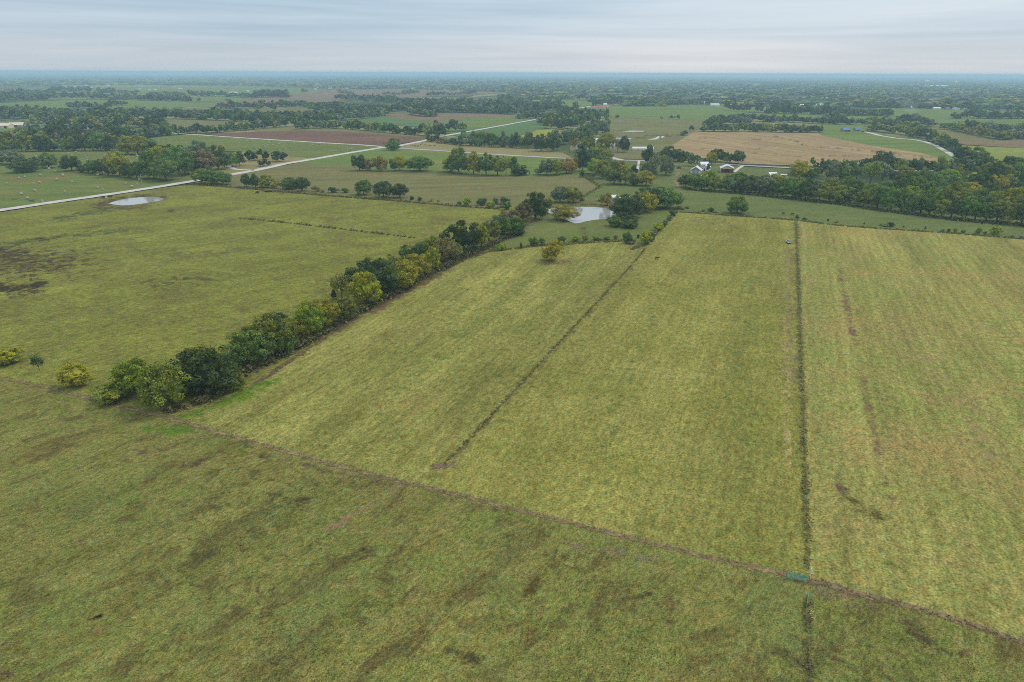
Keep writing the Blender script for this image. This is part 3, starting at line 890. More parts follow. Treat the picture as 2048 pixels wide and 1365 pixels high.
def crown_arrays(seed, kind, nclump, nleaf, lsize, rlim=(.13, .23)):
    rng = np.random.default_rng(seed)
    # crown envelope, width 1 (radius .5), height 0..1
    zb, top, wid = {'round': (.03, 1, 1.05), 'bush': (-.08, 1, 1.05), 'tall': (.0, 1, 1.0), 'droop': (.03, 1, 1.0),
                    'airy': (.22, 1, .95), 'cedar': (.03, 1, .9), 'shrub': (.0, 1, 1.0), 'multi': (.0, 1, 1.0), 'umbrella': (.38, 1, 1.05)}[kind]
    C, R = [], []
    zc, zr = (zb + top) / 2, (top - zb) / 2
    k = 0
    while len(C) < nclump:
        d = rng.normal(size=3)
        d /= np.linalg.norm(d)
        if d[2] < -.75 and kind not in ('bush', 'shrub', 'multi'):
            continue
        rad = (rng.uniform(.55, .84) if nclump < 40 else rng.uniform(.72, .93)) if len(C) < nclump * .8 else rng.uniform(.1, .5)
        c = np.array([d[0] * .5 * wid * rad, d[1] * .5 * wid * rad, zc + d[2] * zr * rad])
        if kind == 'cedar':
            f = 1.05 - (c[2] - zb) / (top - zb)
            c[:2] *= max(.12, f) * 1.1
        if kind in ('bush', 'shrub', 'multi', 'droop'):
            f = 1.0 if c[2] > .35 else .92
            c[:2] *= f
        if kind == 'umbrella':
            c[2] = zb + (c[2] - zb) * .9 + .08
        r = rng.uniform(*rlim) * (1.1 if nclump < 14 else 1.0)
        if kind == 'cedar':
            r *= .6 + .4 * (1 - c[2])
        C.append(c)
        R.append(r)
    C, R = np.array(C), np.array(R)
    # lopsided: squeeze and shift so outlines differ
    ph = rng.uniform(0, 6.28, 3)
    ang = np.arctan2(C[:, 1], C[:, 0])
    g = 1 + .13 * np.sin(2 * ang + ph[0]) + .10 * np.sin(3 * ang + ph[1])
    C[:, 0] *= g
    C[:, 1] *= g
    C[:, 2] *= 1 - .10 * (1 + np.sin(ang + ph[2])) * (np.hypot(C[:, 0], C[:, 1]) / .5)
    per = (R ** 2)
    per = np.maximum(4, (per / per.sum() * nleaf).astype(int))
    idx = np.repeat(np.arange(len(C)), per)
    d = rng.normal(size=(len(idx), 3))
    d[:, 2] += .25
    d /= np.linalg.norm(d, axis=1, keepdims=True)
    rr = R[idx] * np.where(rng.uniform(0, 1, len(idx)) < .8, rng.uniform(.86, 1.08, len(idx)), rng.uniform(.5, 1.25, len(idx)))
    sq = np.array([1, 1, .85])
    pos = C[idx] + d * rr[:, None] * sq
    if kind == 'droop':
        pos[:, 2] -= rng.uniform(0, .10, len(idx)) * (np.hypot(pos[:, 0], pos[:, 1]) / .5)
    pos[:, 2] = np.maximum(pos[:, 2], .01)
    nrm = d + rng.normal(0, .33, d.shape) + np.array([0, 0, .12])
    s = lsize * rng.uniform(.6, 1.35, len(idx))
    V, F = quads_from(pos, nrm, s, rng.uniform(.5, .95, (len(idx), 1)), rng)
    ct = rng.uniform(0, 1, len(C))
    tone = np.clip(.5 * ct[idx] + .5 * rng.uniform(0, 1, len(idx)), 0, 1)
    cy = rng.uniform(0, 1, len(C)) * .55 + .45 * np.clip(C[:, 2], 0, 1)
    yel = np.clip(cy[idx] + rng.normal(0, .08, len(idx)), 0, 1)
    tone, yel = np.repeat(tone, 4), np.repeat(yel, 4)
    return V, F, tone, yel, C, R, zc, zr, zb, rng


def crown_mesh(name, seed, kind, nclump, nleaf, lsize, core=True, rlim=(.13, .23)):
    V, F, tone, yel, C, R, zc, zr, zb, rng = crown_arrays(seed, kind, nclump, nleaf, lsize, rlim)
    if core and kind not in ('airy', 'umbrella'):
        # inner leaf mass: a lumpy body well inside the outer clumps
        d = ICO1
        rad = rng.uniform(.40, .68, len(d)) + .06 * np.sin(d[:, 0] * 5 + seed) * np.cos(d[:, 1] * 4 + 1.3 * seed)
        B = d * rad[:, None] * np.array([.5, .5, zr * .82]) + np.array([0, 0, zc * .86])
        if kind == 'cedar':
            B[:, :2] *= np.clip(1.1 - B[:, 2:3], .1, 1)
        B[:, 2] = np.maximum(B[:, 2], .02)
        base = len(V)
        tri = ICO1F + base
        V = np.concatenate([V, B])
        tone = np.concatenate([tone, rng.uniform(.15, .65, len(B))])
        yel = np.concatenate([yel, np.zeros(len(B))])
        me = bpy.data.meshes.new(name)
        faces = [tuple(f) for f in F.tolist()] + [tuple(f) for f in tri.tolist()]
        me.from_pydata(V.tolist(), [], faces)
    else:
        me = bpy.data.meshes.new(name)
        me.from_pydata(V.tolist(), [], F.tolist())
    for nm, arr in (('tone', tone), ('yel', yel)):
        a = me.attributes.new(nm, 'FLOAT', 'POINT')
        a.data.foreach_set('value', np.asarray(arr, np.float32))
    me.materials.append(M_LEAF)
    return me


def tube(bm, pts, rad, seg=6):
    rings = []
    for i, q in enumerate(pts):
        a, c2 = Vector(pts[max(i - 1, 0)]), Vector(pts[min(i + 1, len(pts) - 1)])
        t = (c2 - a).normalized()
        x = t.orthogonal().normalized()
        y = t.cross(x)
        rings.append([bm.verts.new(Vector(q) + (x * math.cos(2 * math.pi * k / seg) + y * math.sin(2 * math.pi * k / seg)) * rad[i]) for k in range(seg)])
    for r0, r1 in zip(rings[:-1], rings[1:]):
        # match the start index to avoid twist
        off = min(range(seg), key=lambda s: (r0[0].co - r1[s].co).length)
        for k in range(seg):
            bm.faces.new((r0[k], r0[(k + 1) % seg], r1[(k + 1 + off) % seg], r1[(k + off) % seg]))
    bm.faces.new(rings[0][::-1])
    bm.faces.new(rings[-1])


def trunk_mesh(name, seed, kind):
    rnd = random.Random(seed)
    bm2 = bmesh.new()
    topz = {'round': .62, 'bush': .55, 'tall': .75, 'droop': .6, 'airy': .85, 'cedar': .85, 'shrub': .5, 'multi': .5, 'umbrella': .72}[kind]
    r0 = .020 if kind in ('shrub', 'multi', 'bush') else .027
    if kind == 'airy':
        r0 = .022
    bend = [(rnd.uniform(-.03, .03), rnd.uniform(-.03, .03)) for _ in range(4)]
    pts = [(bend[i][0] * i / 2, bend[i][1] * i / 2, topz * i / 3 - (.01 if i == 0 else 0)) for i in range(4)]
    tube(bm2, pts, [r0 * 1.35, r0, r0 * .7, r0 * .35])
    nl = 7 if kind in ('airy', 'umbrella') else 5
    for k in range(nl):
        a = 2 * math.pi * (k + rnd.uniform(-.3, .3)) / nl
        z0 = topz * rnd.uniform(.35, .85)
        L = rnd.uniform(.22, .38)
        up = rnd.uniform(.12, .3)
        s = Vector((bend[2][0], bend[2][1], z0))
        e = s + Vector((math.cos(a) * L, math.sin(a) * L, up))
        m = s.lerp(e, .5) + Vector((0, 0, .03))
        tube(bm2, [s, m, e], [r0 * .5, r0 * .32, r0 * .12], 5)
    me = bpy.data.meshes.new(name)
    bm2.to_mesh(me)
    bm2.free()
    me.materials.append(M_BARK)
    return me


SPEC = {'round': (20, 3200, .032), 'bush': (20, 3200, .033), 'tall': (18, 3000, .032), 'droop': (24, 3400, .032), 'airy': (20, 750, .032),
        'cedar': (26, 1500, .036), 'shrub': (12, 620, .060), 'multi': (16, 1500, .045), 'umbrella': (18, 1300, .036)}
PROTO = {}
for ki, (kd, (nc, nl, ls)) in enumerate(SPEC.items()):
    PROTO[kd] = []
    for s in range(4 if kd in ('round', 'bush', 'tall') else 2):
        sd = 100 * ki + 11 * s + 5
        PROTO[kd].append((crown_mesh('crown', sd, kd, nc, nl, ls), trunk_mesh('trunk', sd + 1, kd)))

HIRES = {}
for ki, (kd, (nc, nl, ls)) in enumerate({'round': (85, 8500, .0165), 'bush': (80, 8500, .0170), 'tall': (70, 7500, .0170), 'droop': (95, 9000, .0165), 'multi': (48, 4200, .020)}.items()):
    HIRES[kd] = [(crown_mesh('crown', 3000 + 100 * ki + 13 * q, kd, nc, nl, ls, True, (.065, .12)), PROTO[kd][q % len(PROTO[kd])][1]) for q in range(3)]

TONES = {  # albedo, yellow amount, word
    'dark': ((0.062, 0.092, 0.030), .10, 'dark green'), 'green': ((0.095, 0.158, 0.036), .26, 'green'), 'bright': ((0.165, 0.240, 0.026), .30, 'bright green'),
    'olive': ((0.160, 0.190, 0.034), .34, 'olive green'), 'yellow': ((0.240, 0.238, 0.024), .55, 'yellowing'), 'brown': ((0.165, 0.145, 0.062), .22, 'brownish'),
    'grey': ((0.132, 0.166, 0.083), .08, 'grey green'), 'orange': ((0.230, 0.165, 0.042), .40, 'orange tinged'), 'lime': ((0.265, 0.295, 0.022), .40, 'bright yellow green')}
WORD = {'round': 'round', 'bush': 'bushy', 'tall': 'tall', 'droop': 'drooping', 'airy': 'thin', 'cedar': 'conical', 'shrub': 'low', 'multi': 'clumpy', 'umbrella': 'spreading'}

TREES = []      # dicts


def T(place, *items, kind='tree'):
    for it in items:
        u, v, w, h, tone, shape = it[:6]
        TREES.append(dict(place=place, u=u, v=v, w=w, h=h, tone=tone, shape=shape, label=it[6] if len(it) > 6 else None, kind=kind))


def row(place, pts, w, h, gap=.72, tones='dark green olive green', shapes='round bush tall', vj=1.5, kind='tree', far=False, n=None):
    pts = [np.array(q, float) for q in pts]
    L = [0]
    for a, c2 in zip(pts[:-1], pts[1:]):
        L.append(L[-1] + np.linalg.norm(c2 - a))
    s = 0.0
    tl, sl = tones.split(), shapes.split()
    w0, w1 = w if isinstance(w, tuple) else (w, w)
    h0, h1 = h if isinstance(h, tuple) else (h, h)
    while s <= L[-1]:
        k = min(len(pts) - 2, int(np.searchsorted(L, s, side='right')) - 1)
        f = (s - L[k]) / max(L[k + 1] - L[k], 1e-6)
        q = pts[k] * (1 - f) + pts[k + 1] * f
        g = s / L[-1]
        ww = (w0 + (w1 - w0) * g) * random.uniform(.72, 1.25)
        hh = (h0 + (h1 - h0) * g) * random.uniform(.72, 1.12)
        TREES.append(dict(place=place, u=q[0] + random.uniform(-.15, .15) * ww, v=q[1] + random.uniform(-vj, vj * .3), w=ww, h=hh, tone=random.choice(tl), shape=random.choice(sl), label=None, kind=kind, far=far))
        s += ww * gap


HEDGE = 'the hedgerow beside the mown field'
T(HEDGE,
  (400, 776, 86, 82, 'olive', 'bush'), (418, 798, 112, 98, 'dark', 'bush', 'broad dark green tree, largest at the near end of the long hedgerow'),
  (337, 826, 100, 98, 'olive', 'droop', 'olive drooping tree at the near corner where hedgerow meets the dirt path'),
  (270, 797, 72, 76, 'bright', 'round', 'bright green tree just left of the drooping olive tree at hedgerow end'),
  (467, 742, 40, 44, 'grey', 'airy'), (470, 786, 36, 48, 'olive', 'bush'),
  (497, 738, 76, 72, 'green', 'round'), (508, 695, 50, 42, 'olive', 'bush'), (550, 716, 82, 84, 'olive', 'round'), (572, 712, 42, 62, 'green', 'bush'),
  (556, 650, 32, 22, 'dark', 'bush'), (603, 680, 40, 44, 'yellow', 'bush'), (618, 676, 60, 68, 'bright', 'tall'), (650, 660, 54, 62, 'yellow', 'round'),
  (688, 642, 52, 46, 'olive', 'bush'), (668, 600, 16, 22, 'dark', 'cedar', 'small dark conical cedar sticking out left of the hedgerow'),
  (684, 604, 40, 58, 'olive', 'airy'), (745, 596, 88, 80, 'dark', 'round', 'tall dark green tree behind the round yellow green tree in the hedgerow'),
  (733, 617, 66, 70, 'lime', 'round', 'round bright yellow green tree in the middle of the hedgerow'),
  (806, 580, 66, 54, 'yellow', 'droop'), (778, 590, 34, 44, 'dark', 'bush'), (790, 545, 44, 36, 'olive', 'airy'), (834, 557, 58, 48, 'yellow', 'round'), (812, 520, 28, 30, 'green', 'tall'), (845, 520, 36, 36, 'green', 'round'),
  (868, 510, 38, 36, 'bright', 'bush'), (866, 542, 36, 46, 'lime', 'tall'), (890, 529, 48, 52, 'brown', 'round'), (905, 520, 36, 40, 'olive', 'bush'),
  (926, 511, 70, 66, 'dark', 'round', 'big dark green tree far along the hedgerow'), (963, 498, 30, 46, 'lime', 'tall'), (978, 487, 44, 46, 'olive', 'round'),
  (1000, 470, 36, 40, 'grey', 'round'), (1022, 475, 50, 40, 'green', 'round'), (1038, 472, 26, 28, 'dark', 'bush'), (1018, 455, 44, 34, 'brown', 'round'), (1046, 448, 36, 40, 'brown', 'tall'),
  (1070, 442, 48, 56, 'dark', 'round', 'dark green tree at the far end of the hedgerow beside the pond'), (1092, 430, 32, 36, 'olive', 'airy'), (1058, 425, 30, 26, 'olive', 'bush'))
SH = 'shrub'
T('the near fence left of the hedgerow', (152, 780, 58, 52, 'yellow', 'multi', 'yellowing bush standing alone left of the hedgerow'),
  (12, 736, 58, 38, 'yellow', 'multi', 'yellowing bush cut by the left edge of the picture'), (224, 812, 76, 42, 'olive', 'multi', 'olive green low bush on the dirt path at the hedgerow end'), kind=SH)
T('the left pasture', (81, 748, 22, 40, 'dark', 'airy', 'small narrow dark tree leaning near the dirt path at left'))
T('the mown field', (1104, 526, 42, 48, 'yellow', 'multi', 'lone yellowing clump of a bush in the mown field below the pond'), kind=SH)
T('the fence below the pond', (1002, 502, 24, 16, 'bright', 'multi'), (1042, 498, 7, 13, 'dark', 'cedar'), (1068, 494, 19, 21, 'green', 'multi'), (1084, 491, 13, 15, 'green', 'multi'), (1122, 489, 26, 15, 'dark', 'shrub'),
  (1152, 485, 20, 15, 'bright', 'multi'), (1171, 484, 12, 16, 'yellow', 'multi'), (1196, 483, 22, 9, 'green', 'shrub'), (1214, 482, 18, 8, 'green', 'shrub'), (1232, 480, 12, 9, 'brown', 'shrub'),
  (1255, 489, 21, 27, 'green', 'multi'), (1263, 490, 17, 11, 'brown', 'shrub'), (1277, 477, 10, 8, 'dark', 'shrub'), (1292, 491, 25, 29, 'lime', 'multi'), (1300, 484, 14, 18, 'dark', 'bush'), (1317, 463, 18, 18, 'lime', 'multi'), (1326, 455, 12, 12, 'green', 'multi'),
  (1332, 450, 12, 10, 'grey', 'shrub'), (1340, 442, 10, 9, 'green', 'shrub'), (1346, 433, 14, 16, 'dark', 'bush'), (1306, 474, 14, 10, 'olive', 'shrub'), kind=SH)
T('the trees round the pond', (1255, 439, 62, 48, 'dark', 'round', 'large dark green tree on the right bank of the pond'),
  (1130, 445, 44, 34, 'yellow', 'round', 'yellow topped tree standing in front of the pond'), (1120, 407, 34, 34, 'grey', 'round', 'grey green tree behind the pond with bare branches'), (1146, 408, 34, 34, 'olive', 'round', 'olive tree behind the pond right of the grey one'),
  (1205, 417, 12, 30, 'brown', 'airy', 'thin almost bare tree on the far bank of the pond'), (1215, 413, 18, 25, 'yellow', 'tall', 'small yellow tree on the far pond bank beside metal shed'),
  (1290, 428, 36, 36, 'yellow', 'tall'), (1240, 420, 26, 26, 'olive', 'round'), (1302, 420, 40, 38, 'dark', 'round'), (1333, 420, 46, 36, 'green', 'round'), (1285, 410, 30, 28, 'dark', 'round'), (1320, 404, 34, 24, 'dark', 'round'))
T('the pond bank', (1230, 456, 36, 23, 'green', 'multi', 'low green bush below the dark pond tree, left of its twin'), (1258, 459, 38, 26, 'dark', 'multi', 'low dark green bush below the dark pond tree, right of its twin'), (1200, 404, 20, 6, 'olive', 'shrub'), (1165, 403, 14, 8, 'olive', 'shrub'), kind=SH)
T('the meadow strip', (1474, 431, 42, 37, 'green', 'round', 'lone round green tree on the fence above the mown field'))
T('the fence above the mown fields', (1420, 425, 13, 10, 'dark', 'shrub'), (1430, 426, 18, 4, 'olive', 'shrub'), (1406, 424, 10, 5, 'olive', 'shrub'), (1362, 420, 16, 6, 'brown', 'shrub'), (1375, 418, 14, 5, 'olive', 'shrub'), (1595, 439, 8, 8, 'dark', 'shrub'), (1608, 440, 12, 4, 'dark', 'shrub'),
  (1656, 443, 5, 5, 'dark', 'shrub'), (1672, 446, 8, 4, 'brown', 'shrub'), (1728, 450, 4, 5, 'dark', 'cedar'), (1768, 454, 20, 5, 'green', 'shrub'), (1782, 455, 13, 10, 'dark', 'multi'), (1807, 456, 4, 5, 'dark', 'cedar'), (1850, 460, 5, 7, 'dark', 'cedar'),
  (1884, 464, 10, 5, 'green', 'shrub'), (1897, 465, 7, 8, 'dark', 'multi'), (1910, 466, 8, 9, 'olive', 'multi'), (1926, 467, 7, 8, 'green', 'multi'), (1955, 470, 11, 14, 'green', 'multi'), (1968, 470, 7, 7, 'green', 'shrub'), (1988, 472, 21, 19, 'bright', 'multi'), (2022, 474, 10, 4, 'olive', 'shrub'), (2044, 476, 12, 4, 'brown', 'shrub'), kind=SH)
row('the long tree belt at right', [(1370, 378), (1420, 383), (1500, 389), (1580, 398), (1680, 409), (1760, 421), (1840, 431), (1920, 441), (2000, 448), (2090, 456)], (26, 40), (28, 46), .62, 'green olive dark green olive green grey bright', 'round tall round bush', 2.5)
row('the second line of the right belt', [(1390, 371), (1500, 381), (1580, 388), (1680, 396), (1760, 404), (1840, 412), (1920, 424), (2000, 430), (2090, 436)], (26, 38), (26, 46), .85, 'olive dark green olive green yellow', 'round tall bush', 2.5)
T('the trees behind the right belt', (1598, 363, 33, 35, 'yellow', 'round'), (1622, 363, 27, 25, 'green', 'round'), (1665, 363, 29, 33, 'grey', 'round'), (1690, 364, 27, 27, 'green', 'round'), (1712, 364, 25, 27, 'green', 'airy'), (1740, 370, 33, 36, 'olive', 'umbrella'), (1763, 370, 29, 32, 'grey', 'umbrella'), (1783, 368, 15, 23, 'dark', 'airy'), (1645, 352, 20, 20, 'dark', 'round'))
row('the road hedge before the stubble', [(1645, 337), (1690, 337), (1730, 338), (1800, 341)], (20, 22), (17, 18), .62, 'dark green dark', 'bush round')
T('the road hedge before the stubble', (1624, 334, 11, 16, 'green', 'airy'), (1755, 337, 22, 26, 'dark', 'umbrella'), (1772, 337, 20, 25, 'dark', 'umbrella'), (1632, 335, 9, 8, 'dark', 'bush'), (1790, 338, 20, 17, 'dark', 'umbrella'))
row('the back of the right wood', [(1805, 345), (1860, 346), (1930, 341), (2000, 342), (2080, 342)], (24, 26), (24, 26), .7, 'dark green dark grey olive', 'round tall bush')
T('the back of the right wood', (1945, 331, 38, 36, 'green', 'round', 'big green tree on the bend of the curving driveway'), (1920, 330, 26, 30, 'dark', 'round'), (1965, 334, 28, 24, 'green', 'round'))
row('the right wood', [(1808, 372), (1860, 374), (1950, 368), (2080, 368)], (28, 32), (28, 32), .68, 'olive bright dark green green olive', 'round tall bush', 3)
row('the right wood', [(1815, 392), (1900, 394), (1990, 390), (2085, 392)], (30, 36), (32, 36), .7, 'green olive yellow dark green grey', 'round tall bush', 3)
row('the right wood', [(1870, 412), (1960, 414), (2085, 416)], (32, 38), (34, 38), .75, 'green olive green bright dark', 'round tall bush', 3)
T('the fence under the gravel road', (403, 369, 32, 27, 'olive', 'round'), (425, 371, 35, 27, 'green', 'round'), (447, 372, 32, 24, 'green', 'round'), (493, 375, 17, 23, 'dark', 'round'), (511, 377, 18, 25, 'dark', 'round'),
  (533, 377, 24, 23, 'olive', 'bush'), (551, 378, 16, 18, 'yellow', 'bush'), (578, 381, 30, 22, 'green', 'bush'), (605, 385, 26, 26, 'dark', 'round'), (728, 392, 30, 27, 'green', 'round'), (767, 398, 36, 30, 'dark', 'round'), (800, 398, 27, 26, 'dark', 'round'))
T('the fence under the gravel road', (630, 385, 14, 13, 'brown', 'airy'), (637, 384, 10, 10, 'lime', 'multi'), (666, 387, 16, 12, 'dark', 'multi'), (674, 386, 12, 9, 'brown', 'airy'), (691, 387, 14, 10, 'green', 'multi'), (716, 392, 8, 6, 'dark', 'shrub'), (824, 401, 9, 9, 'dark', 'multi'), (840, 402, 10, 9, 'green', 'multi'), (862, 404, 9, 5, 'olive', 'shrub'),
  (876, 405, 8, 5, 'olive', 'shrub'), (919, 411, 9, 9, 'green', 'multi'), (934, 413, 19, 17, 'bright', 'multi'), (963, 412, 19, 17, 'dark', 'multi'), (981, 417, 17, 14, 'bright', 'multi'), (992, 410, 13, 14, 'grey', 'multi'), (1010, 410, 22, 14, 'dark', 'multi'), (1014, 421, 19, 18, 'green', 'multi'), (1000, 417, 16, 6, 'brown', 'shrub'),
  (645, 386, 10, 5, 'brown', 'shrub'), (536, 385, 20, 6, 'olive', 'shrub'), (514, 387, 10, 4, 'dark', 'shrub'), kind=SH)
T('the line of trees below the crossroads', (719, 343, 22, 28, 'dark', 'round'), (740, 343, 21, 23, 'brown', 'round'), (764, 344, 21, 25, 'orange', 'round'), (785, 344, 11, 21, 'green', 'tall'), (800, 343, 25, 27, 'yellow', 'round'), (841, 345, 39, 28, 'green', 'round'),
  (902, 346, 30, 26, 'olive', 'round'), (918, 350, 36, 45, 'green', 'round'), (947, 351, 27, 38, 'yellow', 'tall'), (972, 353, 31, 38, 'green', 'tall'), (995, 353, 27, 34, 'olive', 'tall'), (1012, 353, 23, 33, 'olive', 'airy'), (1027, 353, 18, 30, 'green', 'tall'), (1040, 353, 32, 19, 'dark', 'bush'))
T('the crossroads', (787, 302, 29, 25, 'green', 'bush', 'square clipped looking tree standing at the road junction'))
row('the hedge above the cattle field', [(862, 285), (915, 291)], 16, 13, .6, 'dark green dark orange', 'bush')
row('the hedge above the cattle field', [(925, 292), (1024, 297), (1072, 298)], (18, 12), (26, 24), .62, 'dark dark green grey', 'tall round bush')
T('the hedge above the cattle field', (1082, 304, 25, 29, 'dark', 'round'), (1107, 304, 21, 26, 'dark', 'round'))
row('the slanting wood beyond the cattle field', [(1100, 294), (1130, 289), (1160, 279), (1216, 265)], 17, 24, .55, 'dark green grey green', 'tall bush')
row('the slanting wood beyond the cattle field', [(1092, 258), (1130, 259), (1160, 251), (1192, 244)], 17, 19, .55, 'dark green dark olive', 'round bush', far=True)
T('the trees round the white farmhouse', (1150, 304, 17, 23, 'orange', 'airy'), (1178, 303, 23, 27, 'olive', 'round'), (1212, 303, 29, 31, 'yellow', 'round'), (1200, 305, 19, 17, 'lime', 'round'), (1235, 306, 17, 23, 'brown', 'airy'), (1248, 306, 19, 29, 'dark', 'round'), (1163, 303, 16, 16, 'green', 'airy'))
T('the copse between pond and paved road', (1080, 351, 20, 16, 'green', 'bush'), (1092, 352, 25, 28, 'grey', 'round'), (1112, 352, 25, 28, 'olive', 'round'), (1133, 349, 25, 27, 'orange', 'round'), (1150, 346, 15, 24, 'orange', 'tall'), (1165, 344, 25, 36, 'dark', 'tall'), (1160, 319, 28, 18, 'green', 'round'),
  (1188, 326, 36, 26, 'green', 'round'), (1210, 329, 27, 24, 'olive', 'round'), (1190, 351, 25, 28, 'bright', 'round'), (1205, 359, 30, 34, 'olive', 'round'), (1222, 353, 25, 28, 'green', 'round'), (1240, 353, 29, 26, 'yellow', 'round'), (1228, 371, 31, 29, 'green', 'round'), (1250, 371, 29, 29, 'olive', 'round'), (1268, 351, 13, 17, 'dark', 'round'), (1272, 373, 21, 21, 'dark', 'bush'), (1292, 374, 27, 27, 'yellow', 'round'), (1212, 340, 24, 22, 'olive', 'round'), (1178, 335, 22, 22, 'dark', 'round'), (1164, 356, 10, 15, 'dark', 'cedar'))
T('the farmyard trees', (1295, 331, 21, 33, 'dark', 'tall'), (1310, 346, 21, 32, 'grey', 'airy'), (1300, 357, 31, 29, 'grey', 'droop'), (1331, 352, 27, 32, 'grey', 'droop'), (1325, 329, 17, 17, 'yellow', 'round'), (1337, 323, 27, 25, 'dark', 'round'), (1355, 325, 25, 23, 'dark', 'round'), (1363, 333, 15, 15, 'dark', 'umbrella'), (1373, 323, 21, 17, 'green', 'round'),
  (1384, 334, 19, 21, 'grey', 'round'), (1393, 323, 15, 11, 'green', 'round'), (1410, 325, 11, 7, 'dark', 'bush'), (1422, 331, 16, 23, 'yellow', 'tall'), (1431, 327, 25, 25, 'dark', 'round'), (1453, 328, 21, 21, 'green', 'round'), (1476, 329, 23, 23, 'dark', 'round'), (1416, 343, 9, 15, 'dark', 'cedar'), (1318, 318, 14, 12, 'grey', 'round'))
T('the left field hedge', (5, 329, 23, 17, 'dark', 'round'), (23, 331, 33, 25, 'grey', 'round'), (50, 347, 48, 28, 'dark', 'bush', 'wide dark bush in front of the left field hedge'), (72, 336, 25, 19, 'dark', 'round'), (98, 338, 32, 30, 'green', 'tall', 'upright green tree in the left field hedge'), (144, 344, 33, 27, 'dark', 'round'), (126, 339, 14, 8, 'green', 'bush'),
  (168, 346, 19, 20, 'dark', 'bush'), (186, 348, 25, 23, 'green', 'round'), (205, 351, 27, 28, 'dark', 'round'), (225, 353, 23, 25, 'dark', 'round'), (240, 355, 35, 45, 'yellow', 'round'), (258, 357, 26, 26, 'dark', 'round'), (274, 359, 25, 30, 'green', 'round'))
T('the tree clump by the gravel road', (308, 360, 41, 52, 'green', 'round'), (325, 342, 41, 40, 'yellow', 'round'), (350, 347, 41, 44, 'green', 'round'), (332, 364, 48, 40, 'green', 'round'), (370, 353, 37, 42, 'green', 'round'), (386, 349, 27, 36, 'dark', 'round'), (410, 348, 46, 46, 'brown', 'round', 'brownish olive tree on the right of the roadside clump'), (400, 327, 36, 38, 'grey', 'round'), (437, 341, 36, 42, 'dark', 'round'), (340, 309, 31, 17, 'dark', 'round'), (362, 313, 31, 20, 'grey', 'round'),
  (465, 336, 21, 25, 'green', 'round'), (480, 333, 19, 24, 'dark', 'round'), (500, 323, 23, 19, 'dark', 'round'), (525, 321, 21, 19, 'dark', 'round'), (558, 325, 27, 20, 'dark', 'round'), (522, 334, 11, 11, 'dark', 'bush'), (534, 333, 13, 13, 'dark', 'bush'))
T('the round clump in the bale fields', (256, 310, 29, 32, 'olive', 'round'), (276, 311, 35, 34, 'yellow', 'round'), (298, 310, 31, 29, 'green', 'round'))
row('the near left wood', [(-70, 305), (0, 304), (100, 304), (225, 304)], 22, 25, .62, 'dark green grey green olive', 'round bush tall', 2)
row('the near left wood', [(-70, 293), (30, 290), (120, 290), (235, 290)], 22, 22, .75, 'olive dark green yellow brown', 'round bush', 2)
row('the near left wood', [(40, 280), (130, 281), (240, 281)], 20, 20, .85, 'olive dark orange yellow green', 'round bush', 2)
T('the near left wood', (115, 282, 32, 26, 'dark', 'round'), (235, 285, 34, 26, 'dark', 'round'))
row('the far left wood', [(75, 263), (150, 263), (215, 266), (256, 278), (310, 275), (362, 271)], 22, 22, .62, 'dark green grey dark olive', 'round bush', 2)
row('the far left wood', [(70, 252), (150, 250), (220, 254), (330, 258)], 20, 18, .8, 'grey dark green olive dark', 'round bush', 2, far=True)
T('the far left wood', (62, 264, 32, 18, 'grey', 'round'), (312, 262, 34, 26, 'dark', 'round'), (352, 271, 24, 16, 'green', 'bush'))
row('the hedge over the ploughed field', [(380, 268), (420, 267), (512, 259), (600, 252)], 16, 16, .6, 'green dark olive grey', 'round bush', 1)
row('the hedge behind the ploughed field', [(598, 260), (650, 257), (700, 259), (770, 266), (880, 275)], 17, (14, 20), .55, 'green dark olive dark', 'round bush', 1)
T('the hedge behind the ploughed field', (905, 264, 23, 21, 'dark', 'round'), (925, 263, 17, 15, 'green', 'round'), (875, 264, 22, 20, 'brown', 'round'), (884, 272, 14, 18, 'dark', 'round'))

F = dict(far=True)
fr = lambda pts, w, h, gap=.6, tones='dark green grey dark', vj=1.0: row('far', pts, w, h, gap, tones, 'round bush tall', vj, far=True)
fr([(-120, 238), (0, 237), (110, 240)], 18, 14); fr([(110, 240), (200, 238), (300, 237), (400, 240)], 16, 14); fr([(110, 233), (250, 230), (420, 232)], 16, 12, .9)
fr([(400, 240), (480, 244), (560, 246)], 16, 14); fr([(420, 231), (520, 236), (600, 236), (650, 237)], 15, 12); fr([(600, 246), (660, 244), (720, 239), (780, 231)], 16, 14)
fr([(560, 243), (640, 238), (720, 232), (780, 227)], 15, 13, .7); fr([(560, 214), (640, 215), (700, 218), (760, 221), (800, 224)], 13, 10); fr([(620, 222), (700, 225), (780, 222)], 13, 10, .8)
fr([(-120, 226), (0, 224), (60, 226), (105, 230)], 16, 12); fr([(-120, 231), (0, 231), (45, 232)], 16, 13); fr([(140, 217), (180, 218), (220, 220)], 15, 10); fr([(220, 212), (255, 211)], 12, 8)
fr([(-120, 204), (0, 203), (60, 202), (92, 200)], 13, 10, .5); fr([(-120, 196), (0, 195), (95, 195)], 13, 9, .6); fr([(-120, 190), (0, 189), (100, 189)], 12, 8, .7); fr([(110, 196), (160, 196), (197, 197)], 12, 9, .5)
fr([(200, 199), (260, 200), (300, 202), (380, 204)], 12, 10, .45); fr([(100, 183), (182, 184)], 10, 7, .5); fr([(195, 187), (220, 187), (230, 186)], 10, 8, .5); fr([(240, 187), (275, 188)], 10, 5); fr([(305, 191), (368, 192)], 10, 6)
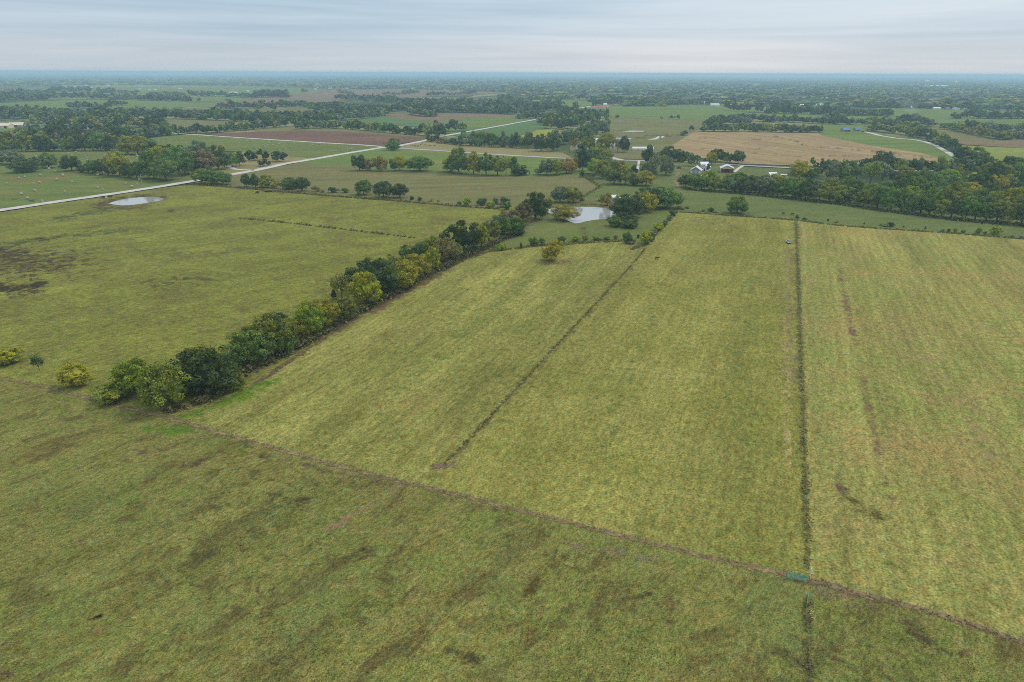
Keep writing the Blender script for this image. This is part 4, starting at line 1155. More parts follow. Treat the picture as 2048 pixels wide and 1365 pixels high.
fr([(380, 192), (440, 194), (512, 197)], 11, 8, .8); fr([(430, 222), (460, 218), (500, 217), (540, 217)], 14, 11, .7); fr([(512, 196), (545, 197), (577, 197)], 11, 12, .4, 'dark dark green'); fr([(516, 190), (575, 190)], 10, 8, .5, 'dark')
fr([(680, 200), (740, 201), (790, 203)], 12, 9, .6); fr([(740, 204), (800, 205), (840, 207)], 12, 8, .7); fr([(780, 206), (860, 208), (940, 208), (1020, 210)], 13, 9, .5); fr([(800, 214), (880, 216), (960, 216), (1040, 214), (1090, 214)], 14, 11, .55)
fr([(800, 222), (880, 224), (960, 226), (1040, 229), (1090, 233)], 14, 12, .55); fr([(820, 230), (850, 234), (870, 235)], 15, 12, .45); fr([(870, 225), (1000, 228), (1060, 230)], 14, 12, .7); fr([(1000, 200), (1024, 206), (1060, 212)], 13, 10, .6)
fr([(768, 190), (800, 191), (830, 187)], 9, 5, 1.2); fr([(812, 187), (838, 187)], 9, 6, .6); fr([(858, 193), (900, 191), (950, 189)], 9, 6, 1.0); fr([(606, 184), (615, 184)], 8, 6); fr([(680, 188), (706, 188)], 9, 6, .9)
fr([(1050, 204), (1085, 203), (1120, 200), (1170, 199), (1240, 201)], 10, 8, .8); fr([(1060, 220), (1110, 222), (1130, 224)], 13, 12, .6); fr([(1090, 212), (1120, 216)], 12, 12); fr([(1120, 232), (1160, 234), (1215, 238)], 13, 14, .55)
fr([(1100, 244), (1140, 240), (1180, 236)], 15, 14, .55, 'green olive dark'); fr([(1040, 238), (1080, 238), (1100, 244)], 14, 12, .55); fr([(1080, 251), (1130, 252), (1180, 243)], 15, 14, .6)
fr([(1182, 212), (1200, 212)], 16, 11, .6); fr([(1210, 210), (1240, 208)], 14, 10, .6); fr([(1250, 206), (1300, 207), (1340, 210), (1420, 209)], 11, 9, .6); fr([(1325, 211), (1340, 211)], 10, 8)
T('far', (1120, 212, 12, 11, 'dark', 'round'), (1116, 222, 16, 14, 'dark', 'tall'), (1152, 220, 10, 12, 'dark', 'tall'), (1458, 221, 13, 13, 'dark', 'bush'), (1470, 223, 13, 15, 'dark', 'tall'), (1480, 223, 6, 12, 'dark', 'tall'), (1487, 223, 6, 8, 'dark', 'tall'), (1495, 224, 10, 13, 'dark', 'tall'), (1514, 224, 8, 12, 'dark', 'tall'), (1523, 225, 6, 9, 'dark', 'tall'), (1235, 236, 6, 5, 'dark', 'bush'), (1342, 239, 7, 6, 'dark', 'round'), (1355, 239, 8, 7, 'dark', 'round'), (1323, 238, 4, 3, 'dark', 'bush'), (398, 204, 6, 6, 'dark', 'round'), (456, 206, 9, 6, 'dark', 'round'), (546, 222, 12, 16, 'dark', 'tall'), (1383, 263, 8, 9, 'dark', 'round'), (1367, 272, 14, 9, 'grey', 'bush'))
for t_ in TREES[-19:]:
    t_['far'] = True
fr([(1536, 228), (1600, 229), (1660, 231)], 12, 15, .5, 'dark dark green'); fr([(1660, 230), (1690, 232), (1780, 233)], 13, 11, .55); fr([(1710, 232), (1776, 233)], 13, 11, .4, 'dark green'); fr([(1640, 224), (1700, 224)], 12, 10)
fr([(1412, 264), (1500, 264), (1560, 266), (1640, 266)], 16, 13, .5, 'dark green dark olive'); fr([(1412, 256), (1440, 250), (1500, 248)], 15, 14, .55, 'green grey dark'); fr([(1420, 246), (1480, 244), (1536, 243)], 14, 12, .6); fr([(1536, 244), (1600, 246), (1640, 249), (1700, 250), (1770, 250)], 14, 11, .55)
fr([(1655, 242), (1690, 240)], 15, 12, .5); fr([(1740, 263), (1790, 268), (1850, 278)], 16, 14, .5, 'green grey dark olive'); fr([(1745, 254), (1800, 258), (1860, 268)], 16, 15, .6, 'grey green olive'); fr([(1800, 247), (1830, 246), (1860, 256)], 16, 14, .5, 'dark grey dark')
fr([(1862, 284), (1880, 292), (1900, 302), (1916, 312)], 18, 18, .5, 'green dark olive'); fr([(1908, 263), (1935, 268), (1960, 273), (2000, 281), (2048, 279), (2110, 283)], 18, 15, .5, 'grey green brown olive'); fr([(1920, 257), (1960, 258), (2000, 264), (2048, 262), (2110, 264)], 18, 13, .7, 'olive grey dark'); fr([(1888, 260), (1904, 260)], 12, 10)
fr([(1906, 238), (1924, 238)], 12, 9); fr([(1934, 237), (1980, 239), (2048, 238), (2110, 240)], 16, 14, .5, 'dark green grey')
fr([(1700, 213), (1740, 216), (1790, 217), (1860, 218), (1960, 221), (2110, 224)], 12, 9, .5); fr([(1750, 216), (1850, 216)], 12, 9, .6)
# woodland belts toward the horizon: filled by lines of canopy
vv = 212.0
lim = {214: 1260}
bands = [(211, 1240, 2120), (208.5, 1250, 2120), (205.5, 1250, 1840), (205.5, 1960, 2120), (202.5, 1250, 1845), (202.5, 1960, 2120), (199.5, 1250, 2120), (197, 1290, 2120), (194.5, 1310, 2120), (192, 1020, 1100), (192, 1310, 2120), (189.5, 1030, 1120), (189.5, 1240, 2120),
         (187.3, 1030, 2120), (185.2, 1010, 2120), (183.2, 930, 2120), (181.4, 860, 2120), (179.6, 700, 2120), (178, 640, 2120), (176.4, 560, 2120), (174.9, -100, 250), (174.9, 500, 2120), (173.5, -100, 2120), (172.1, -100, 2120), (170.8, -100, 2120), (169.5, -100, 2120), (168.3, -100, 2120),
         (167.1, -100, 2120), (166, -100, 2120), (165, -100, 1060), (165, 1200, 2120), (164, -100, 2120), (163.1, -100, 2120), (162.2, -100, 2120), (161.3, -100, 2120), (160.5, -100, 2120), (159.7, -100, 2120), (158.9, -100, 2120), (158.2, -100, 2120), (157.4, -100, 2120), (156.6, -100, 2120), (155.8, -100, 2120), (155, -100, 2120)]
CANOPY = []
for v0, u0, u1 in bands:
    sz = max(2.2, (v0 - 146) * .20)
    step = sz * 1.75
    u = u0
    while u < u1:
        patch = math.sin(u * .011 + v0 * 1.7) + math.sin(u * .027 - v0 * 2.3) + .6 * math.sin(u * .063 + v0 * 5.1)
        if patch > (-.45 if v0 > 172 else -.15):
            CANOPY.append((u + random.uniform(-.4, .4) * step, v0 + (u - 1024) * .0038 + random.uniform(-.5, .5) * max(.7, sz * .12), sz * random.uniform(1.3, 3.6), sz * random.uniform(.5, 1.0)))
        u += step * random.uniform(.6, 1.3)

ORD = 'first second third fourth fifth sixth seventh eighth ninth tenth eleventh twelfth thirteenth fourteenth fifteenth sixteenth seventeenth eighteenth nineteenth twentieth'.split()
TENS = {2: 'twenty', 3: 'thirty', 4: 'forty', 5: 'fifty', 6: 'sixty', 7: 'seventy', 8: 'eighty', 9: 'ninety'}
TENTH = {3: 'thirtieth', 4: 'fortieth', 5: 'fiftieth', 6: 'sixtieth', 7: 'seventieth', 8: 'eightieth', 9: 'ninetieth'}


def ordinal(n):
    if n <= 20:
        return ORD[n - 1]
    t_, o_ = divmod(n, 10)
    return TENTH[t_] if o_ == 0 else TENS[t_] + '-' + ORD[o_ - 1]


near = [t_ for t_ in TREES if not t_.get('far') and t_['place'] != 'far']
trees_near = sorted([t_ for t_ in near if t_['kind'] == 'tree'], key=lambda t_: -t_['h'] * (0.02 if (t_['u'] < -t_['w'] * .4 or t_['u'] > 2048 + t_['w'] * .4) else 1))
single = trees_near[:296]
rest = trees_near[296:] + [t_ for t_ in TREES if t_ not in near]
shrubs = [t_ for t_ in near if t_['kind'] == 'shrub']


for t_ in TREES:
    if t_['place'] != HEDGE and t_['kind'] == 'tree' and not t_['label']:
        k_ = 1.30 if (t_.get('far') or t_['place'] == 'far') else 1.16
        t_['w'] *= k_ * .98
        t_['h'] *= k_


def dims(t_):
    m, ang = mpp(t_['u'], t_['v'] - .10 * t_['w'] * math.sin(mpp(t_['u'], t_['v'])[1]) * 2)
    wm = t_['w'] * m
    loc = P(t_['u'], t_['v'] - .42 * t_['w'] * math.sin(ang))
    m2 = mpp(t_['u'], t_['v'] - .42 * t_['w'] * math.sin(ang))[0]
    hm = max(.6, (t_['h'] - .42 * t_['w'] * math.sin(ang) * 1.0) * m2 / math.cos(ang) * 1.02)
    return loc, wm, hm


def plant(t_, label, group):
    loc, wm, hm = dims(t_)
    ps = HIRES[t_['shape']] if (t_['w'] > 27 and t_['shape'] in HIRES) else PROTO[t_['shape']]
    cm, tm = ps[random.randrange(len(ps))]
    is_tree = t_['kind'] == 'tree'
    root = empty('tree' if is_tree else 'shrub', loc, random.uniform(0, 6.28))
    tag(root, label, t_['kind'], group)
    c0, ya, wd = TONES[t_['tone']]
    j = random.uniform(.84, 1.18) * (1.0 if t_['place'] == HEDGE else 1.28)
    col = [min(1, max(.004, x * j * random.uniform(.93, 1.07))) for x in c0]
    cr = bpy.data.objects.new('crown', cm)
    COL.objects.link(cr)
    cr.parent = root
    cr.scale = (wm * 1.08, wm * 1.08 * random.uniform(.9, 1.1), hm * 1.03)
    cr.color = (*col, min(1, max(0, ya + random.uniform(-.12, .12))))
    tr = bpy.data.objects.new('trunk' if is_tree else 'stem', tm)
    COL.objects.link(tr)
    tr.parent = root
    tr.scale = (wm, wm, hm)
    if t_['u'] == 81:
        root.rotation_euler = (0, math.radians(-7), 0)


for kindset, is_tree in ((single, True), (shrubs, False)):
    places = {}
    for t_ in kindset:
        places.setdefault(t_['place'], []).append(t_)
    allp = {}
    for t_ in (trees_near if is_tree else shrubs):
        allp.setdefault(t_['place'], []).append(t_)
    for pl, lst in places.items():
        order = sorted([q for q in allp[pl] if -q['w'] * .4 < q['u'] < 2048 + q['w'] * .4], key=lambda q: q['u'])
        for t_ in lst:
            wd, sw = TONES[t_['tone']][2], WORD[t_['shape']]
            noun = 'tree' if is_tree else 'bush'
            if sw == 'bushy' and not is_tree: sw = 'dense'
            if t_['label']:
                lab = t_['label']
            elif t_ in order:
                lab = f"{wd} {sw} {noun}, {ordinal(order.index(t_) + 1)} from the left in {pl}"
                if pl.startswith('the fence') or pl.startswith('the road hedge') or pl.startswith('the pond bank') or pl.startswith('the line'):
                    lab = f"{wd} {sw} {noun}, {ordinal(order.index(t_) + 1)} from the left along {pl}"
                lab = lab.replace('the trees round', 'those round').replace('the trees behind', 'those behind')
            else:
                lab = f"{wd} {sw} {noun} past the picture edge in {pl}"
            plant(t_, lab, ('trees of ' if is_tree else 'bushes of ') + pl)

# far trees: every one still its own clump of leaves, joined into one object
FARV, FARF, FARC, FART, FARY = [], [], [], [], []
base_ct = 0
LODS = {}
for kd in ('round', 'bush', 'tall', 'airy', 'cedar', 'umbrella', 'droop', 'multi', 'shrub'):
    LODS[kd] = [[crown_arrays(900 + 7 * s + len(kd), kd, 9, nl, ls)[:4] for s in range(3)] for nl, ls in ((170, .105), (64, .16))]
for t_ in rest:
    loc, wm, hm = dims(t_)
    V, Fq, tone, yel = random.choice(LODS[t_['shape']][0 if t_['h'] > 11 else 1])
    a = random.uniform(0, 6.28)
    ca, sa = math.cos(a), math.sin(a)
    X = (V[:, 0] * ca - V[:, 1] * sa) * wm + loc.x
    Y = (V[:, 0] * sa + V[:, 1] * ca) * wm + loc.y
    FARV.append(np.stack([X, Y, V[:, 2] * hm], -1))
    FARF.append(Fq + base_ct)
    base_ct += len(V)
    c0, ya, wd = TONES[t_['tone']]
    j = random.uniform(.9, 1.35)
    cc = np.array([c0[0] * j, c0[1] * j, c0[2] * j, min(1, ya + random.uniform(-.15, .15))])
    FARC.append(np.tile(cc, (len(V), 1)))
    FART.append(tone)
    FARY.append(yel)
for u, v, w, h in CANOPY:
    x, y, t = G(u, v)
    m = float(t) / FPX
    V, Fq, tone, yel = random.choice(LODS['bush'][1])
    n4 = 40 * 4
    st = random.randrange(0, (len(V) - n4) // 4) * 4
    V, tone, yel = V[st:st + n4], tone[st:st + n4], yel[st:st + n4]
    hm = max(7, h * m)
    FARV.append(np.stack([V[:, 0] * w * m * 1.3 + float(x), V[:, 1] * max(w * m, 60) * 1.3 + float(y), V[:, 2] * hm], -1))
    FARF.append(np.arange(n4).reshape(-1, 4) + base_ct)
    base_ct += n4
    c0, ya, wd = TONES[random.choice(['dark', 'green', 'grey', 'dark', 'olive', 'brown'])]
    j = random.uniform(.9, 1.7)
    FARC.append(np.tile(np.array([c0[0] * j, c0[1] * j, c0[2] * j, ya]), (n4, 1)))
    FART.append(tone)
    FARY.append(yel)
me = mesh_np('distant_woodland', np.concatenate(FARV), np.concatenate(FARF), {
    'col': ('FLOAT_COLOR', 'POINT', np.concatenate(FARC)), 'tone': ('FLOAT', 'POINT', np.concatenate(FART)), 'yel': ('FLOAT', 'POINT', np.concatenate(FARY))})
tag(new_obj('distant_woodland', me, M_LEAF_FAR), 'distant hedges and woods stretching to the hazy horizon', None, None, 'stuff')
print('near trees', len(trees_near), 'single', len(single), 'shrubs', len(shrubs), 'rest', len(rest), 'canopy', len(CANOPY), 'far quads', base_ct // 4)

# ------------------------------------------------------------------ weeds along the fence rows
M_WEED = foliage_mat('weed_leaves', False)


def weed_strip(name, label, pts, width, height, dens, cols, size=.22, gaps=0.0, seed=1):
    rng = np.random.default_rng(seed)
    pw = [np.array(P(*q)[:2]) for q in pts]
    Vs, Fs, Cs, n0 = [], [], [], 0
    for a, c2 in zip(pw[:-1], pw[1:]):
        L = np.linalg.norm(c2 - a)
        n = int(L * dens)
        t = rng.uniform(0, 1, n)
        nrm = np.array([-(c2 - a)[1], (c2 - a)[0]]) / L
        # clumps of uneven height along the row
        s = t * L + 1000 * rng.integers(0, 1)
        k = .5 + .5 * np.sin(s * .55 + a[0]) * np.sin(s * .21 + a[1]) + .35 * np.sin(s * 1.7)
        keep = k > gaps
        t, k = t[keep], np.clip(k[keep], .15, 1.2)
        n = len(t)
        off = rng.normal(0, width / 3.2, n) * (.6 + .5 * k)
        xy = a + (c2 - a) * t[:, None] + nrm * off[:, None]
        z = rng.uniform(.02, 1, n) * height * k * np.exp(-(off / (width * .7)) ** 2) + .05
        c = np.concatenate([xy, z[:, None]], 1)
        V, F_ = quads_from(c, rng.normal(0, .6, (n, 3)) + np.array([0, 0, .7]), size * rng.uniform(.5, 1.4, n), rng.uniform(.35, .9, (n, 1)), rng)
        ci = np.array(cols)[rng.integers(0, len(cols), n)] * rng.uniform(.65, 1.35, (n, 1))
        Vs.append(V)
        Fs.append(F_ + n0)
        n0 += len(V)
        Cs.append(np.repeat(np.concatenate([ci, np.ones((n, 1))], 1), 4, 0))
    V = np.concatenate(Vs)
    me = mesh_np(name, V, np.concatenate(Fs), {'col': ('FLOAT_COLOR', 'POINT', np.concatenate(Cs)), 'tone': ('FLOAT', 'POINT', rng.uniform(.25, .75, len(V))), 'yel': ('FLOAT', 'POINT', np.zeros(len(V)))})
    return tag(new_obj(name, me, M_WEED), label, None, None, 'stuff')


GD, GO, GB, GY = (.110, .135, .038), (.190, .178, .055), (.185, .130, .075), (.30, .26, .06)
L2 = [(1592, 441), (1597, 560), (1602, 700), (1609, 900), (1614, 1050), (1617, 1132)]
weed_strip('fence_weeds', 'rank weeds along the straight fence between the mown fields', L2, 1.8, .40, 10, [GD, GO, GO, GB, GO, GY], .20, 0.12, 2)
weed_strip('fence_weeds', 'tufts of rough grass along the old line across the mown field', [(1290, 498), (1266, 528), (1250, 545), (1190, 610), (1100, 705), (1040, 770), (960, 855), (905, 912), (888, 928)], 1.2, .5, 15, [GD, GB, GO, GB, GD], .17, .18, 3)
weed_strip('fence_weeds', 'scrubby weeds along the fence above the mown fields', [(1350, 424), (1480, 433), (1590, 441), (1680, 452), (1760, 458), (1900, 467), (2048, 479), (2200, 492)], 2.4, 1.3, 16, [GD, GB, GO, GD], .34, .05, 4)
weed_strip('fence_weeds', 'dark weedy row on the fence under the gravel road', [(395, 370), (470, 376), (560, 384), (640, 391), (730, 398), (800, 403), (900, 412), (1000, 419)], 3.0, 1.6, 18, [GD, GD, GB, GO], .4, .0, 5)
weed_strip('fence_weeds', 'broken dark line of weeds crossing the left pasture', [(478, 437), (580, 447), (700, 461), (832, 477)], 1.8, 1.2, 12, [GB, (.07, .055, .03), GO], .34, .30, 6)
weed_strip('fence_weeds', 'green weedy row on the fence below the pond', [(978, 504), (1060, 494), (1120, 490), (1180, 486), (1262, 482)], 2.6, 1.5, 18, [GD, GO, GY, GD], .34, .0, 7)
weed_strip('fence_weeds', 'weeds on the fence right of the pond meadow', [(1262, 500), (1292, 490), (1316, 462), (1346, 430)], 2.6, 1.6, 18, [GD, GO, GB, (.13, .12, .09)], .34, .0, 8)
weed_strip('fence_weeds', 'undergrowth at the foot of the long hedgerow', [(330, 826), (420, 800), (497, 742), (560, 716), (618, 682), (690, 640), (760, 604), (830, 564), (900, 530), (960, 500), (1040, 465)], 4.0, 2.0, 30, [GD, (.09, .072, .042), (.10, .08, .05), GO], .42, .0, 9)
weed_strip('fence_weeds', 'rough growth along the near fence and cattle path', [(x, y - 3) for x, y in L1[1:14]], 1.2, .3, 6, [GB, (.16, .12, .07), GO, GO], .14, .3, 10)
weed_strip('fence_weeds', 'dark rough growth along the near fence right of the gate', [(1640, 1163), (1720, 1187), (1850, 1221), (1960, 1256), (2048, 1285), (2200, 1333)], 1.4, .35, 8, [(.13, .10, .06), GD, GO], .15, .2, 11)
weed_strip('fence_weeds', 'brown weeds on the fence running toward the camera from the gate', [(1617, 1195), (1617, 1260), (1619, 1365), (1622, 1500)], 1.7, .35, 8, [GD, GB, (.12, .10, .055), GO], .15, .1, 12)
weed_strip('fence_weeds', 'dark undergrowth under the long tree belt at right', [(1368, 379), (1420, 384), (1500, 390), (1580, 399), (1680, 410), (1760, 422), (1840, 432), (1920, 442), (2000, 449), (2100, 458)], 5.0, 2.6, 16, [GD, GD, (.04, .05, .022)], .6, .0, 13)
weed_strip('fence_weeds', 'weedy bank along the far side of the pond', [(1096, 416), (1140, 412), (1190, 410), (1236, 415)], 3.0, .8, 14, [(.17, .10, .05), GO, GB], .3, .0, 14)
weed_strip('fence_weeds', 'weeds along the track beyond the pond', [(1135, 404), (1170, 392), (1200, 374), (1180, 360), (1160, 352)], 3.0, 1.0, 10, [GB, GO, GD], .4, .1, 15)
weed_strip('flowers', 'pale yellow flowering weeds in a row beside the open gate', [(1619, 1204), (1621, 1222), (1626, 1238)], .7, .5, 40, [(.50, .46, .16), (.58, .55, .30), GD], .075, .0, 16)

# scattered weeds and tussocks of the foreground pasture
rng = np.random.default_rng(21)
N = 60000
uu, vv2 = rng.uniform(-150, 2200, N), rng.uniform(760, 1480, N)
l1 = np.array(L1)
ok = vv2 > np.interp(uu, l1[:, 0], l1[:, 1]) + 14
uu, vv2 = uu[ok], vv2[ok]
x, y, t = G(uu, vv2)
fld = np.sin(x * .13 + 1.3 * np.sin(y * .07)) + np.sin(y * .11 - 1.7 * np.sin(x * .05 + 2)) + .7 * np.sin(x * .31 + y * .23) + .6 * np.sin(x * .6 - y * .52)
ok = fld > rng.uniform(.2, 2.2, len(x))
x, y, fld = x[ok], y[ok], fld[ok]
n = len(x)
z = rng.uniform(.04, .28, n)
V, F_ = quads_from(np.stack([x, y, z], -1), rng.normal(0, .7, (n, 3)) + np.array([0, 0, .6]), rng.uniform(.06, .17, n), rng.uniform(.3, .8, (n, 1)), rng)
pal = np.array([(.115, .090, .042), (.105, .092, .038), (.13, .12, .036), (.165, .125, .045), (.085, .12, .03), (.24, .20, .045)])
cc = pal[rng.integers(0, 6, n)] * rng.uniform(.7, 1.3, (n, 1))
me = mesh_np('pasture_weeds', V, F_, {'col': ('FLOAT_COLOR', 'POINT', np.repeat(np.concatenate([cc, np.ones((n, 1))], 1), 4, 0)), 'tone': ('FLOAT', 'POINT', rng.uniform(.25, .75, 4 * n)), 'yel': ('FLOAT', 'POINT', np.zeros(4 * n))})
tag(new_obj('pasture_weeds', me, M_WEED), 'brown and green weeds scattered over the foreground pasture', None, None, 'stuff')
print('pasture weeds', n)

# ------------------------------------------------------------------ small mesh tools
def box(bm, c, s, rz=0.0, rx=0.0):
    r = bmesh.ops.create_cube(bm, size=1.0, matrix=Matrix.Translation(c) @ Matrix.Rotation(rz, 4, 'Z') @ Matrix.Rotation(rx, 4, 'X') @ Matrix.Diagonal((*s, 1)))
    return r['verts']


def bm_obj(name, bm, mat, parent=None, bevel=0.0):
    if bevel:
        bmesh.ops.bevel(bm, geom=bm.edges[:], offset=bevel, segments=2, affect='EDGES', profile=.5)
    bmesh.ops.recalc_face_normals(bm, faces=bm.faces)
    me = bpy.data.meshes.new(name)
    bm.to_mesh(me)
    bm.free()
    return new_obj(name, me, mat, parent)


def cyl(bm, a, b2, r, seg=8, r2=None):
    tube(bm, [Vector(a), Vector(b2)], [r, r if r2 is None else r2], seg)


M_WHITE = plain('white_paint', (.66, .66, .64), .5)
M_METALW = plain('white_roof_sheet', (.58, .60, .62), .4, .0, .08)
M_ZINC = plain('blue_grey_sheet', (.36, .42, .50), .4)
M_CREAM = plain('cream_sheet', (.62, .54, .42), .5)
M_TANW = plain('tan_sheet', (.55, .45, .30), .6)
M_MAROON = plain('maroon_sheet', (.16, .035, .05), .5)
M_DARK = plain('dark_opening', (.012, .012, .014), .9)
M_GREYW = plain('weathered_boards', (.26, .25, .24), .8, var=.25, scale=2)
M_BLUE = plain('blue_roof_sheet', (.09, .20, .44), .7, spec=.2)
M_REDR = plain('red_roof_sheet', (.34, .085, .085), .6)
M_BRICK = plain('red_brick_wall', (.30, .11, .09), .8)
M_GREENR = plain('pale_green_roof', (.48, .60, .52), .5)
M_GLASS = plain('window_glass', (.03, .035, .04), .12)
M_SHING = plain('grey_shingles', (.16, .16, .17), .8)
M_GATE = plain('green_tube', (.03, .32, .25), .4)
M_POST = plain('weathered_post', (.24, .20, .16), .9, var=.3, scale=3)
M_STEEL = plain('dull_steel', (.22, .22, .21), .5)
M_RUBBER = plain('black_rubber', (.02, .02, .02), .8)
M_SILVER = plain('silver_paint', (.55, .60, .66), .25)
M_BLACKC = plain('black_paint', (.02, .02, .022), .25)
M_ORANGE = plain('orange_tape', (.75, .16, .06), .6)
M_COWB = plain('black_hide', (.014, .013, .013), .7)
M_COWW = plain('pale_hide', (.60, .55, .48), .7)
M_COWR = plain('brown_hide', (.12, .045, .025), .7)


# ------------------------------------------------------------------ fences and gates
def fence(label, pts, spacing, hpost=1.25, group='wire fences of the fields', rad=.045, wires=3):
    pw = [P(*q) for q in pts]
    segs, L = [], 0
    for a, c2 in zip(pw[:-1], pw[1:]):
        segs.append((L, L + (c2 - a).length, a, c2))
        L += (c2 - a).length
    n = min(290, int(L / spacing))
    root = empty('fence', pw[0])
    tag(root, label, 'fence', group)
    bm2 = bmesh.new()
    cyl(bm2, (0, 0, -.2), (0, 0, hpost), rad, 6, rad * .85)
    bmesh.ops.recalc_face_normals(bm2, faces=bm2.faces)
    pm = bpy.data.meshes.new('post')
    bm2.to_mesh(pm)
    bm2.free()
    pm.materials.append(M_POST)
    locs = []
    for i in range(n + 1):
        s = L * i / n
        for s0, s1, a, c2 in segs:
            if s <= s1 + 1e-6:
                q = a.lerp(c2, (s - s0) / max(s1 - s0, 1e-6))
                break
        locs.append(q - pw[0])
        o = bpy.data.objects.new('post', pm)
        COL.objects.link(o)
        o.parent = root
        o.location = q - pw[0]
        o.rotation_euler = (random.uniform(-.05, .05), random.uniform(-.05, .05), 0)
        o.scale = (1, 1, random.uniform(.9, 1.1))
    for k in range(wires):
        z = .35 + k * .38
        bm2 = bmesh.new()
        tube(bm2, [Vector((q.x, q.y, z)) for q in locs], [.006] * len(locs), 3)
        bm_obj('wire', bm2, M_STEEL, root)
    return root


fence('long wire fence along the cattle path left of the green gates', L1[1:12] + [(1566, 1149)], 4.2)
fence('wire fence along the cattle path right of the green gates', [(1622, 1164), (1720, 1189), (1850, 1222), (2048, 1286), (2250, 1350)], 4.2)
fence('straight wire fence in the weeds between the two right mown fields', [(1592, 441), (1597, 560), (1602, 700), (1609, 900), (1614, 1050), (1616, 1140)], 4.5)
fence('short wire fence running from the open gate toward the camera', [(1611, 1222), (1617, 1290), (1621, 1400), (1624, 1480)], 4.2)
fence('wire fence above the mown fields below the meadow strip', [(1350, 424), (1480, 433), (1592, 441), (1680, 452), (1760, 458), (1900, 467), (2048, 479), (2200, 492)], 6.0)
fence('wire fence in the bushes below the pond meadow', [(985, 502), (1060, 493), (1180, 485), (1262, 481), (1292, 490), (1316, 462), (1348, 426)], 5.0)
fence('wire fence in the dark row under the gravel road', [(395, 369), (470, 375), (560, 383), (640, 390), (730, 397), (800, 402), (900, 411), (1000, 418)], 6.0)


def gate(label, a, b2, mat):
    a, b2 = P(*a), P(*b2)
    d = b2 - a
    L = d.length
    root = empty('field_gate', a, math.atan2(d.y, d.x))
    tag(root, label, 'gate', 'green tubular field gates')
    for k in range(7):
        bm2 = bmesh.new()
        cyl(bm2, (0, 0, .18 + k * .19), (L, 0, .18 + k * .19), .038, 8)
        bm_obj('rail', bm2, mat, root)
    for f in (0, 1):
        bm2 = bmesh.new()
        cyl(bm2, (L * f, 0, .12), (L * f, 0, 1.38), .034, 8)
        bm_obj('stile', bm2, mat, root)
    for f in (.25, .5, .75):
        bm2 = bmesh.new()
        box(bm2, (L * f, 0.036, .75), (.05, .012, 1.2))
        bm_obj('brace', bm2, mat, root)
    return root


gate('green tubular gate closing the gap left of the white topped post', (1572, 1156), (1614.5, 1164.5), M_GATE)
gate('green tubular gate standing open, seen end on toward the camera', (1616.5, 1190), (1612, 1219), M_GATE)
bm2 = bmesh.new()
cyl(bm2, (0, 0, -.3), (0, 0, 1.5), .10, 10, .09)
post = empty('corner_post', P(1617.5, 1165))
tag(post, 'tall corner post with a white painted top beside the closed green gate', 'post')
bm_obj('shaft', bm2, M_POST, post)
bm2 = bmesh.new()
cyl(bm2, (0, 0, 1.5), (.02, .01, 3.1), .105, 10, .095)
bm_obj('white_top', bm2, M_WHITE, post)
mk = empty('marker_post', P(1560, 1153))
tag(mk, 'thin stake with orange tape left of the closed green gate', 'stake')
bm2 = bmesh.new()
cyl(bm2, (0, 0, -.2), (0, 0, 1.6), .03, 6)
bm_obj('stake', bm2, M_POST, mk)
for z in (.45, 1.45):
    bm2 = bmesh.new()
    box(bm2, (0.03, 0, z), (.26, .09, .28), .3)
    bm_obj('orange_tape', bm2, M_ORANGE, mk, .02)

# ------------------------------------------------------------------ utility poles
for i, (u, v, h) in enumerate([(285, 373, 9.5), (504, 339, 9.5), (438.5, 272, 8.5), (536.5, 279, 8.5), (639, 287, 8.5), (617, 313, 8.5), (756.5, 292, 8.5), (826, 284, 9), (695.5, 300, 8.5), (1144, 316, 9), (1595, 333, 9), (1787, 342.5, 9), (1709.5, 233, 13)]):
    root = empty('utility_pole', P(u, v), .3 + i)
    where = ['in the bale field beside the pale road at left', 'by the drive right of the roadside clump', 'at the left end of the ploughed field', 'below the ploughed field, second from its left end', 'below the middle of the ploughed field', 'on the green bale field above the pale road', 'at the right tip of the ploughed field',
             'beside the road before the cattle field', 'near the right point of the bale field', 'at the paved road left of the copse', 'at the lower edge of the stubble field', 'at the paved road right of the hedge trees', 'rising pale before the far right wood'][i]
    tag(root, 'wooden utility pole ' + where, 'utility pole', 'utility poles along the roads')
    bm2 = bmesh.new()
    cyl(bm2, (0, 0, -.5), (0, 0, h), .17, 8, .11)
    bm_obj('pole', bm2, plain('pole_wood', (.42, .39, .35), .9) if i == 0 else bpy.data.materials['pole_wood'], root)
    bm2 = bmesh.new()
    box(bm2, (0, 0.13, h - .6), (2.2, .10, .12))
    bm_obj('crossarm', bm2, bpy.data.materials['pole_wood'], root)
    for x in (-.95, .95):
        bm2 = bmesh.new()
        cyl(bm2, (x, 0.13, h - .54), (x, 0.13, h - .3), .06, 6, .04)
        bm_obj('insulator', bm2, M_WHITE, root)

